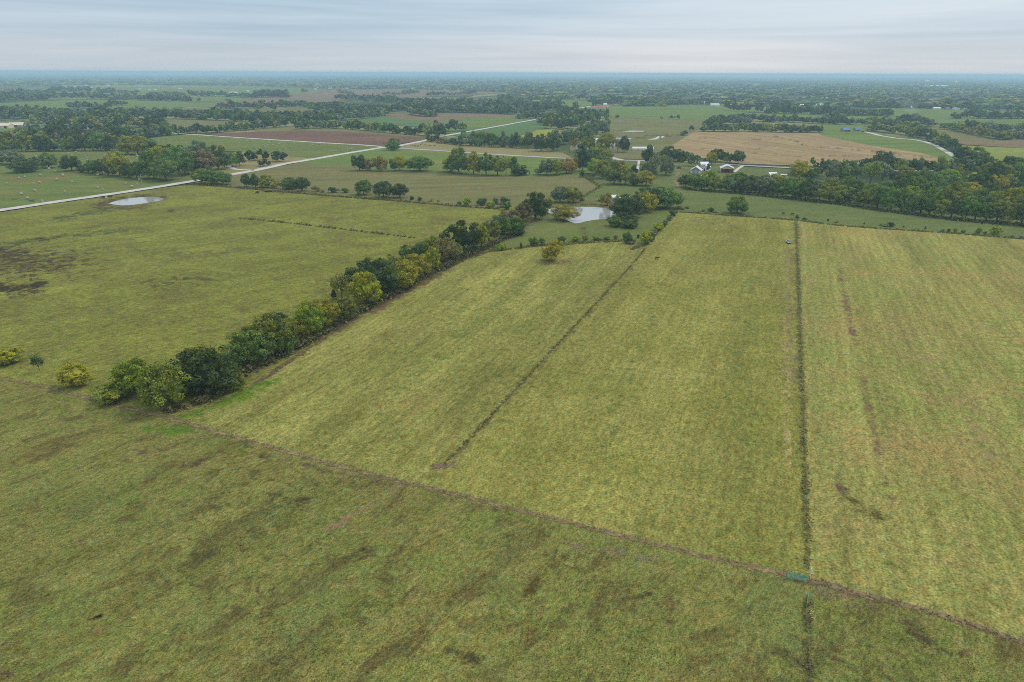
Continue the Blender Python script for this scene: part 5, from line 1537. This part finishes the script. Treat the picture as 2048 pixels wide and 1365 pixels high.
# ------------------------------------------------------------------ hay bales
b = NB('hay_roll')
oc = b.n('ShaderNodeTexCoord').outputs['Object']
sx = b.n('ShaderNodeSeparateXYZ')
b.put(sx.inputs[0], oc)
rr = b.math('SQRT', b.math('ADD', b.math('POWER', sx.outputs[1], 2.0), b.math('POWER', sx.outputs[2], 2.0)))
ringc = b.rng(b.math('SINE', b.math('MULTIPLY', rr, 60.0)), -1, 1, .8, 1.1)
c = b.scalecol(b.mix((.36, .31, .24), (.46, .42, .36), b.rng(b.noise(oc, 3.0, 4), .4, .6, 0, 1)), ringc)
M_HAYROLL = b.diffuse(c)
bm2 = bmesh.new()
prof = [(-.76, .0), (-.76, .74), (-.70, .82), (-.35, .85), (0, .845), (.35, .85), (.70, .82), (.76, .74), (.76, .0)]
sg = 20
rings_ = []
for x, r in prof:
    if r == 0:
        rings_.append([bm2.verts.new((x, 0, 0))])
    else:
        rings_.append([bm2.verts.new((x, r * math.cos(2 * math.pi * k / sg), max(r * math.sin(2 * math.pi * k / sg), -.80))) for k in range(sg)])
for r0, r1 in zip(rings_[:-1], rings_[1:]):
    for k in range(sg):
        k2 = (k + 1) % sg
        if len(r0) == 1:
            bm2.faces.new((r0[0], r1[k2], r1[k]))
        elif len(r1) == 1:
            bm2.faces.new((r0[k], r0[k2], r1[0]))
        else:
            bm2.faces.new((r0[k], r0[k2], r1[k2], r1[k]))
bmesh.ops.recalc_face_normals(bm2, faces=bm2.faces)
BALE = bpy.data.meshes.new('hay_bale')
bm2.to_mesh(BALE)
bm2.free()
BALE.materials.append(M_HAYROLL)
BALES = {
    'the field below the left hedge': [(14, 369), (38, 358), (50, 356), (81.5, 352), (67.5, 369), (80, 367), (97, 340.5), (98.8, 339), (112, 345), (114, 361), (126, 350), (126, 353), (143.5, 366), (70, 383), (131, 386), (195, 377.5), (206.5, 381), (252, 369.5), (274.5, 372), (264, 375.3), (279, 361), (196, 352), (215.5, 351.5), (43, 390.5), (56, 399), (85, 404.6)],
    'the field above the left hedge': [(137.5, 309), (144, 313), (120, 325), (174, 318), (176, 322), (211, 312.3), (222.5, 320.5), (257, 314.5), (274, 311.5), (275, 314), (274, 319), (285.5, 322), (266, 327), (72, 315), (152, 305.6)],
    'the green field above the gravel road': [(317, 282.5), (340.5, 282.5), (337, 288.5), (363, 280), (365, 278.5), (395, 273.6), (398, 275.5), (400, 277), (416, 275), (427, 274), (372, 288.5), (388, 292.5), (383, 297), (318.5, 299.5), (316, 301.5), (310, 289.5), (334, 278), (470.5, 279.3), (479, 288), (495, 284), (507, 295), (480.5, 301), (502.5, 301), (514.5, 288), (513.5, 301), (526, 292.5), (529, 295),
                                             (534.8, 292.5), (537.5, 287.5), (538, 284.8), (546, 291.3), (545, 284.8), (558, 290), (588.5, 288.5), (560, 302.5), (572, 300.5), (544.5, 307), (579.5, 307), (588.5, 306), (611, 307), (626, 292), (638.5, 289), (663.5, 304.5), (668.5, 304.5), (699, 299), (703, 300), (706, 298.5), (735, 295.6)]}
for pl, lst in BALES.items():
    for i, (u, v) in enumerate(sorted(lst)):
        o = new_obj('hay_bale', BALE, None, None, P(u, v, .80))
        o.rotation_euler = (0, 0, random.uniform(-.9, .9) + math.pi / 2 * random.choice((0, 0, 1)))
        sc_ = random.uniform(.98, 1.12)
        o.scale = (sc_, sc_, sc_)
        o.location.z = .80 * sc_
        tag(o, f'round pale hay bale, {ordinal(i + 1)} from the left in {pl}', 'hay bale', 'hay bales in ' + pl)

# ------------------------------------------------------------------ cattle
def cow_mesh(mat, graze):
    J = {'pelvis': (-.62, 0, 1.12, .33, .36), 'belly': (-.10, 0, 1.02, .36, .42), 'chest': (.50, 0, 1.05, .31, .42), 'neck': (.86, 0, 1.16 if not graze else .95, .16, .22),
         'poll': (1.16, 0, 1.34 if not graze else .50, .13, .15), 'muzzle': (1.48, 0, 1.16 if not graze else .14, .085, .10), 'tail': (-.98, 0, 1.25, .05, .05), 'tail2': (-1.06, 0, .60, .03, .03)}
    V, R, E, ix = [], [], [], {}
    def add(nm, co, r):
        ix[nm] = len(V)
        V.append(co)
        R.append(r)
    for nm, (x, y, z, a, c_) in J.items():
        add(nm, (x, y, z), (a, c_))
    for a, b_ in (('pelvis', 'belly'), ('belly', 'chest'), ('chest', 'neck'), ('neck', 'poll'), ('poll', 'muzzle'), ('pelvis', 'tail'), ('tail', 'tail2')):
        E.append((ix[a], ix[b_]))
    for s in (-1, 1):
        add(f'sh{s}', (.48, .20 * s, .82), (.13, .15)); add(f'kn{s}', (.50, .20 * s, .42), (.075, .08)); add(f'hf{s}', (.50, .20 * s, .04), (.06, .065))
        E += [(ix['chest'], ix[f'sh{s}']), (ix[f'sh{s}'], ix[f'kn{s}']), (ix[f'kn{s}'], ix[f'hf{s}'])]
        add(f'th{s}', (-.62, .22 * s, .82), (.16, .20)); add(f'st{s}', (-.54, .22 * s, .66), (.11, .13)); add(f'hk{s}', (-.74, .21 * s, .46), (.07, .08)); add(f'hh{s}', (-.70, .21 * s, .04), (.06, .065))
        E += [(ix['pelvis'], ix[f'th{s}']), (ix[f'th{s}'], ix[f'st{s}']), (ix[f'st{s}'], ix[f'hk{s}']), (ix[f'hk{s}'], ix[f'hh{s}'])]
        px_, pz_ = J['poll'][0], J['poll'][2]
        add(f'ear{s}', (px_ - .06, .20 * s, pz_ + .06), (.045, .03))
        E.append((ix['poll'], ix[f'ear{s}']))
    me = bpy.data.meshes.new('cow')
    me.from_pydata(V, E, [])
    o = bpy.data.objects.new('cow', me)
    COL.objects.link(o)
    m = o.modifiers.new('Skin', 'SKIN')
    m.use_smooth_shade = True
    for i, sv in enumerate(me.skin_vertices[0].data):
        sv.radius = R[i]
        sv.use_root = (i == ix['pelvis'])
    sb = o.modifiers.new('Subsurf', 'SUBSURF')
    sb.levels = sb.render_levels = 1
    dg = bpy.context.evaluated_depsgraph_get()
    m2 = bpy.data.meshes.new_from_object(o.evaluated_get(dg))
    m2.name = 'cow'
    bpy.data.objects.remove(o)
    m2.materials.clear()
    m2.materials.append(mat)
    return m2


COWM = [cow_mesh(M_COWB, True), cow_mesh(M_COWB, False), cow_mesh(M_COWR, True), cow_mesh(M_COWW, False)]
tanf = 'the tan field at the road junction'
herd = [(825, 292.6, 0), (830, 293.6, 0), (832, 289, 0), (836, 294, 1), (841, 291.8, 1), (845, 288, 0), (851, 290.6, 2), (860, 293.6, 0), (869, 293.6, 1)]
for i, (u, v, k) in enumerate(sorted(herd)):
    o = new_obj('cow', COWM[k], None, None, P(u, v))
    o.rotation_euler = (0, 0, random.uniform(0, 6.28))
    o.location.z = .27
    tag(o, f"{'brown' if k == 2 else 'black'} cow {'standing' if k == 1 else 'grazing'}, {ordinal(i + 1)} from the left in {tanf}", 'cow', 'cattle grazing in ' + tanf)
for i, (u, v, k) in enumerate([(206, 397.4, 1), (210, 398, 1), (213, 398.3, 3), (218, 396, 0), (222, 395.4, 1)]):
    o = new_obj('cow', COWM[k], None, None, P(u, v))
    o.rotation_euler = (0, 0, random.uniform(-.4, .4) + (3.1 if i % 2 else 0))
    tag(o, f"{'pale' if k == 3 else 'black'} cow, {ordinal(i + 1)} from the left in the bunch beside the small pond", 'cow', 'cattle bunched at the small pond')
for u, v, k, rz, lab in ((1313.5, 520, 1, -.4, 'single black cow standing in the mown field right of the old weed line'), (1566, 429, 0, .2, 'black cow grazing on the meadow strip left of the fence corner'), (1585, 430.6, 0, 2.6, 'distant black cow on the meadow strip just above the fence corner')):
    o = new_obj('cow', COWM[k], None, None, P(u, v))
    o.rotation_euler = (0, 0, rz)
    tag(o, lab, 'cow')


# ------------------------------------------------------------------ vehicles
def vehicle(name, cat, label, loc, rz, paint, pickup=False, group=None):
    root = empty(name, loc, rz)
    tag(root, label, cat, group)
    prof = [(-2.45, .45), (-2.5, .75), (-2.42, 1.02), (-.2, 1.05), (1.1, 1.05), (2.25, .95), (2.45, .72), (2.42, .40)]
    bm2 = bmesh.new()
    vs = [[bm2.verts.new((x, y, z)) for x, z in prof] for y in (-.93, .93)]
    n = len(prof)
    for k in range(n):
        bm2.faces.new((vs[0][k], vs[0][(k + 1) % n], vs[1][(k + 1) % n], vs[1][k]))
    bm2.faces.new(vs[0][::-1])
    bm2.faces.new(vs[1])
    bm_obj('body', bm2, paint, root, .06)
    x0, x1 = (-.75, 1.35) if pickup else (-2.2, 1.35)
    bm2 = bmesh.new()
    b0 = [bm2.verts.new(q) for q in ((x0, -.86, 1.0), (x1, -.86, 1.0), (x1, .86, 1.0), (x0, .86, 1.0))]
    t0 = [bm2.verts.new(q) for q in ((x0 + .25, -.68, 1.62), (x1 - .75, -.68, 1.62), (x1 - .75, .68, 1.62), (x0 + .25, .68, 1.62))]
    for k in range(4):
        bm2.faces.new((b0[k], b0[(k + 1) % 4], t0[(k + 1) % 4], t0[k]))
    bm2.faces.new(t0)
    bm2.faces.new(b0[::-1])
    cab = bm_obj('window', bm2, M_GLASS, root)
    bm2 = bmesh.new()
    box(bm2, ((x0 + x1 - .5) / 2, 0, 1.65), (x1 - x0 - .95, 1.38, .07))
    bm_obj('cabin_roof', bm2, paint, root, .02)
    if pickup:
        bm2 = bmesh.new()
        box(bm2, (-1.62, 0, 1.062), (1.45, 1.5, .02))
        bm_obj('load_bed', bm2, M_RUBBER, root)
    for x in (-1.5, 1.5):
        for y in (-.86, .86):
            bm2 = bmesh.new()
            cyl(bm2, (x, y - .12, .36), (x, y + .12, .36), .36, 14)
            w = bm_obj('wheel', bm2, M_RUBBER, root)
            bm2 = bmesh.new()
            cyl(bm2, (x, y - .13, .36), (x, y + .13, .36), .2, 10)
            bm_obj('rim', bm2, M_STEEL, w)
    bm2 = bmesh.new()
    box(bm2, (2.47, 0, .58), (.14, 1.8, .30))
    bm_obj('bumper', bm2, M_BLACKC, root, .04)
    bm2 = bmesh.new()
    box(bm2, (2.42, 0, .83), (.06, 1.0, .16))
    bm_obj('grille', bm2, M_BLACKC, root)
    for y in (-.7, .7):
        bm2 = bmesh.new()
        box(bm2, (2.41, y, .83), (.07, .32, .15))
        bm_obj('headlight', bm2, M_WHITE, root)
    return root


vehicle('pickup_truck', 'pickup', 'silver pickup truck parked in the mown field beside the straight fence', P(1577, 486.6), math.radians(-100), M_SILVER, True)
vehicle('parked_car', 'car', 'dark car driving on the paved road below the tan cattle field', P(927, 304.6), math.radians(-12), M_BLACKC)
vehicle('parked_car', 'car', 'white car parked at the right of the blue roofed farm', P(1719.5, 264.4), .5, M_WHITE)
vehicle('parked_car', 'car', 'black car parked right of the white one at the blue roofed farm', P(1725, 264.8), 2.2, M_BLACKC)
vehicle('parked_car', 'car', 'dark vehicle parked under the trees at the roadside clump', P(394, 344.5), 1.0, M_BLACKC)
vehicle('farm_tractor', 'vehicle', 'dark vehicle parked on the tan farm track', P(1358, 337.8), .3, M_BLACKC)
for u, v, h, lab in ((1583, 486, .9, 'bright yellow weed clump just right of the silver pickup'), (1570, 485, .55, 'small yellow green weed clump just left of the silver pickup')):
    root = empty('weed_clump', P(u, v))
    tag(root, lab, 'weeds')
    cr = bpy.data.objects.new('foliage', PROTO['multi'][0][0])
    COL.objects.link(cr)
    cr.parent = root
    cr.scale = (h * 1.1, h * 1.1, h)
    cr.color = (.55, .52, .05, .6)


# ------------------------------------------------------------------ buildings
def building(name, cat, label, u, v, L, W, H, R, rz, wall, roof, group=None, doors=(), windows=(), rooflow=.0):
    """gabled building: ridge along local X, gable ends at +-L/2; base centre at the pixel; the camera lies towards -Y"""
    root = empty(name, P(u, v), rz)
    tag(root, label, cat, group)
    bm2 = bmesh.new()
    pts = [(-W / 2, 0), (W / 2, 0), (W / 2, H), (0, H + R), (-W / 2, H)]
    vs = [[bm2.verts.new((x, y, z)) for y, z in pts] for x in (-L / 2, L / 2)]
    for k in range(5):
        bm2.faces.new((vs[0][k], vs[0][(k + 1) % 5], vs[1][(k + 1) % 5], vs[1][k]))
    bm2.faces.new(vs[0][::-1])
    bm2.faces.new(vs[1])
    bm_obj('wall', bm2, wall, root)
    bm2 = bmesh.new()
    ov, th = .45, .14
    sl = R / (W / 2)
    pr = [(-W / 2 - ov, H - sl * ov + .03), (0, H + R + .03), (W / 2 + ov, H - sl * ov + .03), (W / 2 + ov, H - sl * ov + .03 + th), (0, H + R + .03 + th * 1.2), (-W / 2 - ov, H - sl * ov + .03 + th)]
    vs = [[bm2.verts.new((x, y, z)) for y, z in pr] for x in (-L / 2 - ov, L / 2 + ov)]
    for k in range(6):
        bm2.faces.new((vs[0][k], vs[0][(k + 1) % 6], vs[1][(k + 1) % 6], vs[1][k]))
    for q in (vs[0], vs[1]):
        bm2.faces.new((q[0], q[1], q[4], q[5]))
        bm2.faces.new((q[1], q[2], q[3], q[4]))
    bm_obj('roof', bm2, roof, root)
    for side, pos_, w_, h_, mat_ in doors:     # side: 'g-' gable at -X, 'g+' gable at +X, 'f' long side toward -Y
        bm2 = bmesh.new()
        if side == 'f':
            box(bm2, (pos_, -W / 2 - .02, h_ / 2), (w_, .08, h_))
        else:
            s_ = -1 if side == 'g-' else 1
            box(bm2, (s_ * (L / 2 + .02), pos_, h_ / 2), (.08, w_, h_))
        bm_obj('door', bm2, mat_, root)
    for side, pos_, z_, w_, h_ in windows:
        bm2 = bmesh.new()
        if side == 'f':
            box(bm2, (pos_, -W / 2 - .02, z_), (w_, .07, h_))
        else:
            s_ = -1 if side == 'g-' else 1
            box(bm2, (s_ * (L / 2 + .02), pos_, z_), (.07, w_, h_))
        bm_obj('window', bm2, M_GLASS, root)
    return root


hp = math.pi / 2
building('barn', 'barn', 'grey gabled barn with a white roof at the farmyard', 1392, 346, 11, 9.5, 2.8, 3.0, hp - .35, M_GREYW, M_METALW, None, [('g-', 0, 3.2, 2.8, M_ZINC), ('g-', -3.7, 1.8, 2.5, M_WHITE), ('g-', 3.6, 1.8, 2.4, M_WHITE)])
building('farmhouse', 'house', 'white farmhouse behind the grey barn', 1411, 341, 9, 7, 3.0, 2.2, hp - .5, M_WHITE, M_METALW, None, [('g-', 0, 1.1, 2.1, M_DARK)], [('g-', 2.3, 1.8, 1.2, 1.3), ('g-', -2.3, 1.8, 1.2, 1.3)])
building('farm_shed', 'shed', 'white roofed shed at the back of the farmhouse', 1407, 334, 8, 6, 2.8, 1.8, .2, M_WHITE, M_METALW, None, [('f', 0, 2.2, 2.4, M_GREYW)])
# the open fronted barn: three walls, tan gable, maroon doors either side of a dark bay
ob = empty('open_barn', P(1453, 344.5), hp - .22)
tag(ob, 'tan barn with a white roof and a dark open bay between maroon doors', 'barn')
Lb, Wb, Hb, Rb = 12.0, 11.5, 3.9, 2.6
for nm, c, sz, mt in (('side_wall', (0, -Wb / 2 + .1, Hb / 2), (Lb - .3, .2, Hb), M_TANW), ('side_wall', (0, Wb / 2 - .1, Hb / 2), (Lb - .3, .2, Hb), M_TANW), ('back_wall', (Lb / 2 - .1, 0, Hb / 2), (.2, Wb - .5, Hb), M_TANW),
                      ('door', (-Lb / 2, 3.7, Hb / 2 - .2), (.16, 3.6, Hb - .4), M_MAROON), ('door', (-Lb / 2, -3.7, Hb / 2 - .2), (.16, 3.6, Hb - .4), M_MAROON), ('floor', (0, 0, .05), (Lb - .6, Wb - .8, .1), M_DIRT)):
    bm2 = bmesh.new()
    box(bm2, c, sz)
    bm_obj(nm, bm2, mt if nm != 'floor' else M_GREYW, ob)
for x in (-Lb / 2 - .02, Lb / 2 - .02):
    bm2 = bmesh.new()
    q0 = [bm2.verts.new((x + d_, y, z)) for d_ in (0, .12) for y, z in ((-Wb / 2, Hb - .35), (Wb / 2, Hb - .35), (Wb / 2, Hb), (0, Hb + Rb), (-Wb / 2, Hb))]
    bm2.faces.new(q0[:5])
    bm2.faces.new(q0[5:][::-1])
    for k in range(5):
        bm2.faces.new((q0[k], q0[(k + 1) % 5], q0[5 + (k + 1) % 5], q0[5 + k]))
    bm_obj('gable', bm2, M_TANW, ob)
bm2 = bmesh.new()
pr = [(-Wb / 2 - .5, Hb - .2), (0, Hb + Rb + .05), (Wb / 2 + .5, Hb - .2), (Wb / 2 + .5, Hb - .02), (0, Hb + Rb + .25), (-Wb / 2 - .5, Hb - .02)]
vs = [[bm2.verts.new((x, y, z)) for y, z in pr] for x in (-Lb / 2 - .5, Lb / 2 + .5)]
for k in range(6):
    bm2.faces.new((vs[0][k], vs[0][(k + 1) % 6], vs[1][(k + 1) % 6], vs[1][k]))
for q in vs:
    bm2.faces.new((q[0], q[1], q[4], q[5]))
    bm2.faces.new((q[1], q[2], q[3], q[4]))
bm_obj('roof', bm2, M_METALW, ob)

building('poultry_house', 'barn', 'long low white poultry house in the olive pasture', 1285, 300.5, 25, 8, 2.2, 1.4, .04, M_WHITE, M_METALW, None, [('f', -6, 1.2, 1.9, M_GREYW)])
building('metal_shed', 'shed', 'blue grey metal shed with a white roof behind the pond', 1240, 405, 12.5, 8.5, 4.0, 1.1, .10, M_ZINC, M_METALW, None, [('f', 1.0, 3.0, 3.0, M_STEEL)])
building('white_tent', 'tent', 'white peaked canopy behind the long tree belt', 1544, 354, 7, 6, 1.9, 1.9, .2, M_WHITE, M_WHITE, None, [('f', 0, 2, 1.8, M_DARK)])
building('travel_trailer', 'trailer', 'small white trailer right of the white canopy', 1566, 355, 5, 2.4, 2.4, .3, .1, M_WHITE, M_WHITE, None, [('f', 1, .7, 1.8, M_GREYW)], [('f', -1.2, 1.5, 1.0, .6)])
building('farmhouse', 'house', 'grey farmhouse with a blue roof at the head of the curving driveway', 1690, 263.6, 11, 8, 2.8, 3.0, .15, M_GREYW, M_BLUE, None, [('f', 0, 1.2, 2.2, M_DARK), ('f', 4.4, 3.0, 2.4, M_DARK)], [('f', -3, 1.8, 1.4, 1.3), ('f', 2.4, 1.8, 1.2, 1.3)])
building('barn', 'barn', 'bright blue roofed barn right of the blue roofed farmhouse', 1713, 262.6, 8, 7, 2.6, 3.2, .2, M_GREYW, M_BLUE, None, [('f', 0, 3, 2.6, M_DARK)])
building('farmhouse', 'house', 'white house half hidden by trees above the copse', 1161, 300.5, 12, 8, 4.2, 3.0, .5, M_WHITE, M_SHING, None, [('f', 0, 1.1, 2.1, M_DARK)], [('f', -3.5, 2, 1.2, 1.4), ('f', 3.5, 2, 1.2, 1.4)])
building('farm_shed', 'shed', 'white shed roof showing above the yellow topped tree', 1193, 285.5, 8, 6, 3.5, 1.8, .2, M_WHITE, M_METALW, None, [('f', 0, 2, 2.2, M_GREYW)])
building('farm_shed', 'shed', 'white shed right of the yellow topped tree', 1225, 297.5, 6, 5, 4.0, 1.8, .1, M_WHITE, M_METALW, None, [('f', 0, 1.6, 2.1, M_GREYW)])
building('house', 'house', 'brick house in the trees at the right picture edge', 2042, 360, 12, 9, 3.2, 2.6, .3, M_BRICK, M_SHING, None, [('f', 1, 1.1, 2.1, M_WHITE)], [('f', -3, 1.7, 1.4, 1.2), ('f', 4, 1.7, 1.4, 1.2)])
building('barn', 'barn', 'cream barn cut by the left picture edge', 6, 256.6, 26, 16, 4.2, 3.0, .12, M_CREAM, M_CREAM, None, [('f', 8, 4, 3.4, M_DARK), ('f', 0, 3, 3, M_ZINC)])
building('barn', 'barn', 'cream open barn right of the one at the left edge', 36, 254.6, 22, 14, 4.0, 3.0, .2, M_CREAM, M_CREAM, None, [('f', -1, 7, 3.2, M_DARK)])
building('house', 'house', 'white house among trees in the far left', 59, 233, 13, 9, 4.0, 3.4, .4, M_WHITE, M_SHING, None, [('f', 0, 1.2, 2.1, M_DARK)], [('f', 3.5, 2, 1.5, 1.3)])
building('farmhouse', 'house', 'red roofed long building of the far farm', 1196, 217, 22, 10, 3.0, 3.4, .1, M_CREAM, M_REDR, None, [('f', 0, 2, 2.2, M_DARK)])
building('barn', 'barn', 'red roofed barn right of the long red roof', 1211, 216.4, 15, 10, 3.4, 4.0, .3, M_CREAM, M_REDR, None, [('f', 0, 3, 2.8, M_DARK)])
building('farm_shed', 'shed', 'white roofed shed behind the red roofs', 1210, 212.6, 10, 8, 4.5, 3.0, .2, M_WHITE, M_METALW, None, [('f', 0, 3, 2.8, M_GREYW)])
building('barn', 'barn', 'long white barn with a pale green roof beyond the green meadow', 1429, 213, 24, 12, 4.6, 3.0, .05, M_WHITE, M_GREENR, None, [('f', -6, 3, 3, M_GREYW)])
building('barn', 'barn', 'barn with a bright white roof in the fallow fields', 918, 189, 14, 16, 3.5, 6, .2, M_GREYW, M_WHITE, None, [('f', 0, 3, 3, M_DARK)])
building('barn', 'barn', 'long red barn with a white roof in the far left', 468, 188, 32, 12, 4.5, 3.5, .1, M_REDR, M_METALW, None, [('g+', 0, 4, 3.5, M_DARK)])
bm2 = bmesh.new()
cyl(bm2, (0, 0, 0), (0, 0, 6.5), 2.4, 16)
sl_ = empty('grain_bin', P(1408.5, 209))
tag(sl_, 'white domed grain bin left of the green roofed barn', 'silo')
bm_obj('bin_wall', bm2, M_WHITE, sl_)
bm2 = bmesh.new()
tube(bm2, [Vector((0, 0, 6.5)), Vector((0, 0, 7.6)), Vector((0, 0, 8.4))], [2.55, 1.5, .25], 16)
bm_obj('bin_roof', bm2, M_METALW, sl_)

FARB = [(88, 169, 10, 'r'), (106, 165, 12, 'w'), (97, 160, 26, 'w'), (130, 173.6, 16, 'w'), (150, 175.4, 18, 'w'), (181, 176.4, 18, 'w'), (173, 172, 14, 'w'), (217, 172.4, 16, 'w'), (203, 175.4, 16, 'r'), (226, 177, 12, 'g'), (280, 179.6, 10, 'w'), (299, 180.4, 14, 'w'), (311, 180.6, 14, 'w'), (348, 176.4, 16, 'r'), (361, 178.6, 18, 'w'), (400, 164.6, 16, 'w'),
        (403, 192.8, 18, 'c'), (424, 192, 16, 'w'), (431, 193, 16, 'c'), (496, 183.6, 12, 'w'), (555, 153.6, 60, 'w'), (645, 163, 26, 'w'), (597, 173.8, 16, 'c'), (631, 180, 14, 'w'), (660, 178, 16, 'w'), (686, 178, 16, 'r'), (694, 178, 14, 'w'), (757, 171.4, 20, 'w'), (763, 176, 16, 'w'), (776, 176.4, 14, 'w'), (848, 153.6, 40, 'w'), (887, 153.6, 60, 'w'), (940, 154.6, 90, 'w'), (966, 154, 80, 'w'), (874, 162, 20, 'w'), (992, 166, 24, 'w'), (1005, 165.6, 20, 'w'), (1008, 176, 12, 'w'),
        (1034, 213, 12, 'w'), (1051, 213, 15, 'w'), (1118, 176.6, 22, 'w'), (1140, 174.6, 14, 'w'), (1171, 177, 12, 'w'), (1098, 215, 9, 'w'), (1120, 227, 9, 'w'), (1146, 229, 8, 'w'), (1265, 203.4, 10, 'r'), (1297, 201.6, 14, 'w'), (1303, 201.6, 8, 'w'), (1365, 206.4, 12, 'g'), (1378, 206.8, 10, 'g'), (1332, 179, 20, 'w'), (1393, 178, 30, 'w'), (1414, 177.6, 14, 'r'), (1440, 191, 12, 'w'), (1449, 192, 14, 'w'), (1526, 172.4, 22, 'w'), (1538, 172.4, 12, 'w'), (1590, 180, 14, 'c'), (1601, 181, 14, 'w'), (1605, 184, 10, 'c'),
        (1534, 211.6, 10, 'r'), (1603, 212.4, 10, 'w'), (1635, 212.6, 13, 'w'), (1643, 211.4, 11, 'w'), (1767, 203.8, 22, 'r'), (1826, 217, 12, 'w'), (1873, 219.2, 16, 'w'), (1894, 219.6, 14, 'g'), (1912, 219.6, 18, 'z'), (1929, 219.8, 8, 'w'), (1868, 174.8, 60, 'c'), (1888, 174.6, 50, 'c'), (2016, 178.4, 20, 'w'), (2042, 179, 22, 'w')]
MATS = {'w': (M_WHITE, M_METALW), 'r': (M_CREAM, M_REDR), 'c': (M_CREAM, M_CREAM), 'g': (M_GREYW, M_SHING), 'z': (M_WHITE, M_ZINC)}
WRD = {'w': 'white', 'r': 'red roofed', 'c': 'cream', 'g': 'grey', 'z': 'blue grey roofed'}
for i, (u, v, L, k) in enumerate(sorted(FARB)):
    third = 'left third' if u < 683 else ('middle third' if u < 1366 else 'right third')
    lst = [q for q in sorted(FARB) if ('left third' if q[0] < 683 else ('middle third' if q[0] < 1366 else 'right third')) == third]
    W_ = min(L * .6, 22)
    building('distant_building', 'building', f'{WRD[k]} distant building, {ordinal(lst.index((u, v, L, k)) + 1)} from the left along the horizon woods, {third}', u, v, L, W_, max(3.2, L * .16), max(2.0, W_ * .2), random.uniform(-.5, .5), *MATS[k], 'far buildings below the horizon')

# ------------------------------------------------------------------ water towers
for i, (u, v, hpx, lab) in enumerate([(1851, 176, 15, 'larger white water tower near the right end of the horizon'), (1910, 175, 12, 'white water tower just right of the larger one'), (1554.5, 167, 7, 'pale water tower under the horizon right of the middle'), (1324.5, 157, 6, 'tiny water tower under the horizon above the green roofed barn'), (1115, 157, 5.5, 'tiny water tower under the horizon near the middle'), (1512.5, 157.6, 5, 'tiny water tower left of the pale one')]):
    m, _a = mpp(u, v)
    H = hpx * m
    root = empty('water_tower', P(u, v))
    tag(root, lab, 'water tower', 'water towers on the horizon')
    bm2 = bmesh.new()
    r = H * .23
    tube(bm2, [Vector((0, 0, H - 1.9 * r)), Vector((0, 0, H - 1.6 * r)), Vector((0, 0, H - 1.1 * r)), Vector((0, 0, H - .5 * r)), Vector((0, 0, H - .15 * r)), Vector((0, 0, H))], [r * .15, r * .7, r, r * .95, r * .6, r * .1], 18)
    bm_obj('tank', bm2, M_WHITE, root)
    bm2 = bmesh.new()
    cyl(bm2, (0, 0, 0), (0, 0, H - 1.85 * r), r * .16, 10)
    bm_obj('riser', bm2, M_WHITE, root)
    for k in range(5):
        a = 2 * math.pi * k / 5
        bm2 = bmesh.new()
        cyl(bm2, (math.cos(a) * r * 1.15, math.sin(a) * r * 1.15, 0), (math.cos(a) * r * .86, math.sin(a) * r * .86, H - 1.2 * r), r * .07, 6)
        bm_obj('leg', bm2, M_WHITE, root)

# ------------------------------------------------------------------ a thin smoke plume over the wood
b = NB('smoke_air')
pv2 = b.n('ShaderNodeVolumePrincipled')
pv2.inputs['Color'].default_value = (.85, .92, 1, 1)
pv2.inputs['Density'].default_value = 0.006
b.t.links.new(pv2.outputs[0], b.out.inputs['Volume'])
bm2 = bmesh.new()
sp = P(1836, 250)
tube(bm2, [sp + Vector(q) for q in ((0, 0, 6), (-2, 0, 12), (-7, 4, 20), (-15, 8, 29), (-26, 12, 37), (-34, 16, 42))], [1.5, 4, 7, 10, 11, 4], 14)
bmesh.ops.recalc_face_normals(bm2, faces=bm2.faces)
me = bpy.data.meshes.new('smoke')
bm2.to_mesh(me)
bm2.free()
tag(new_obj('smoke', me, b.m), 'thin bluish smoke rising over the wood by the curving driveway', None, None, 'stuff')
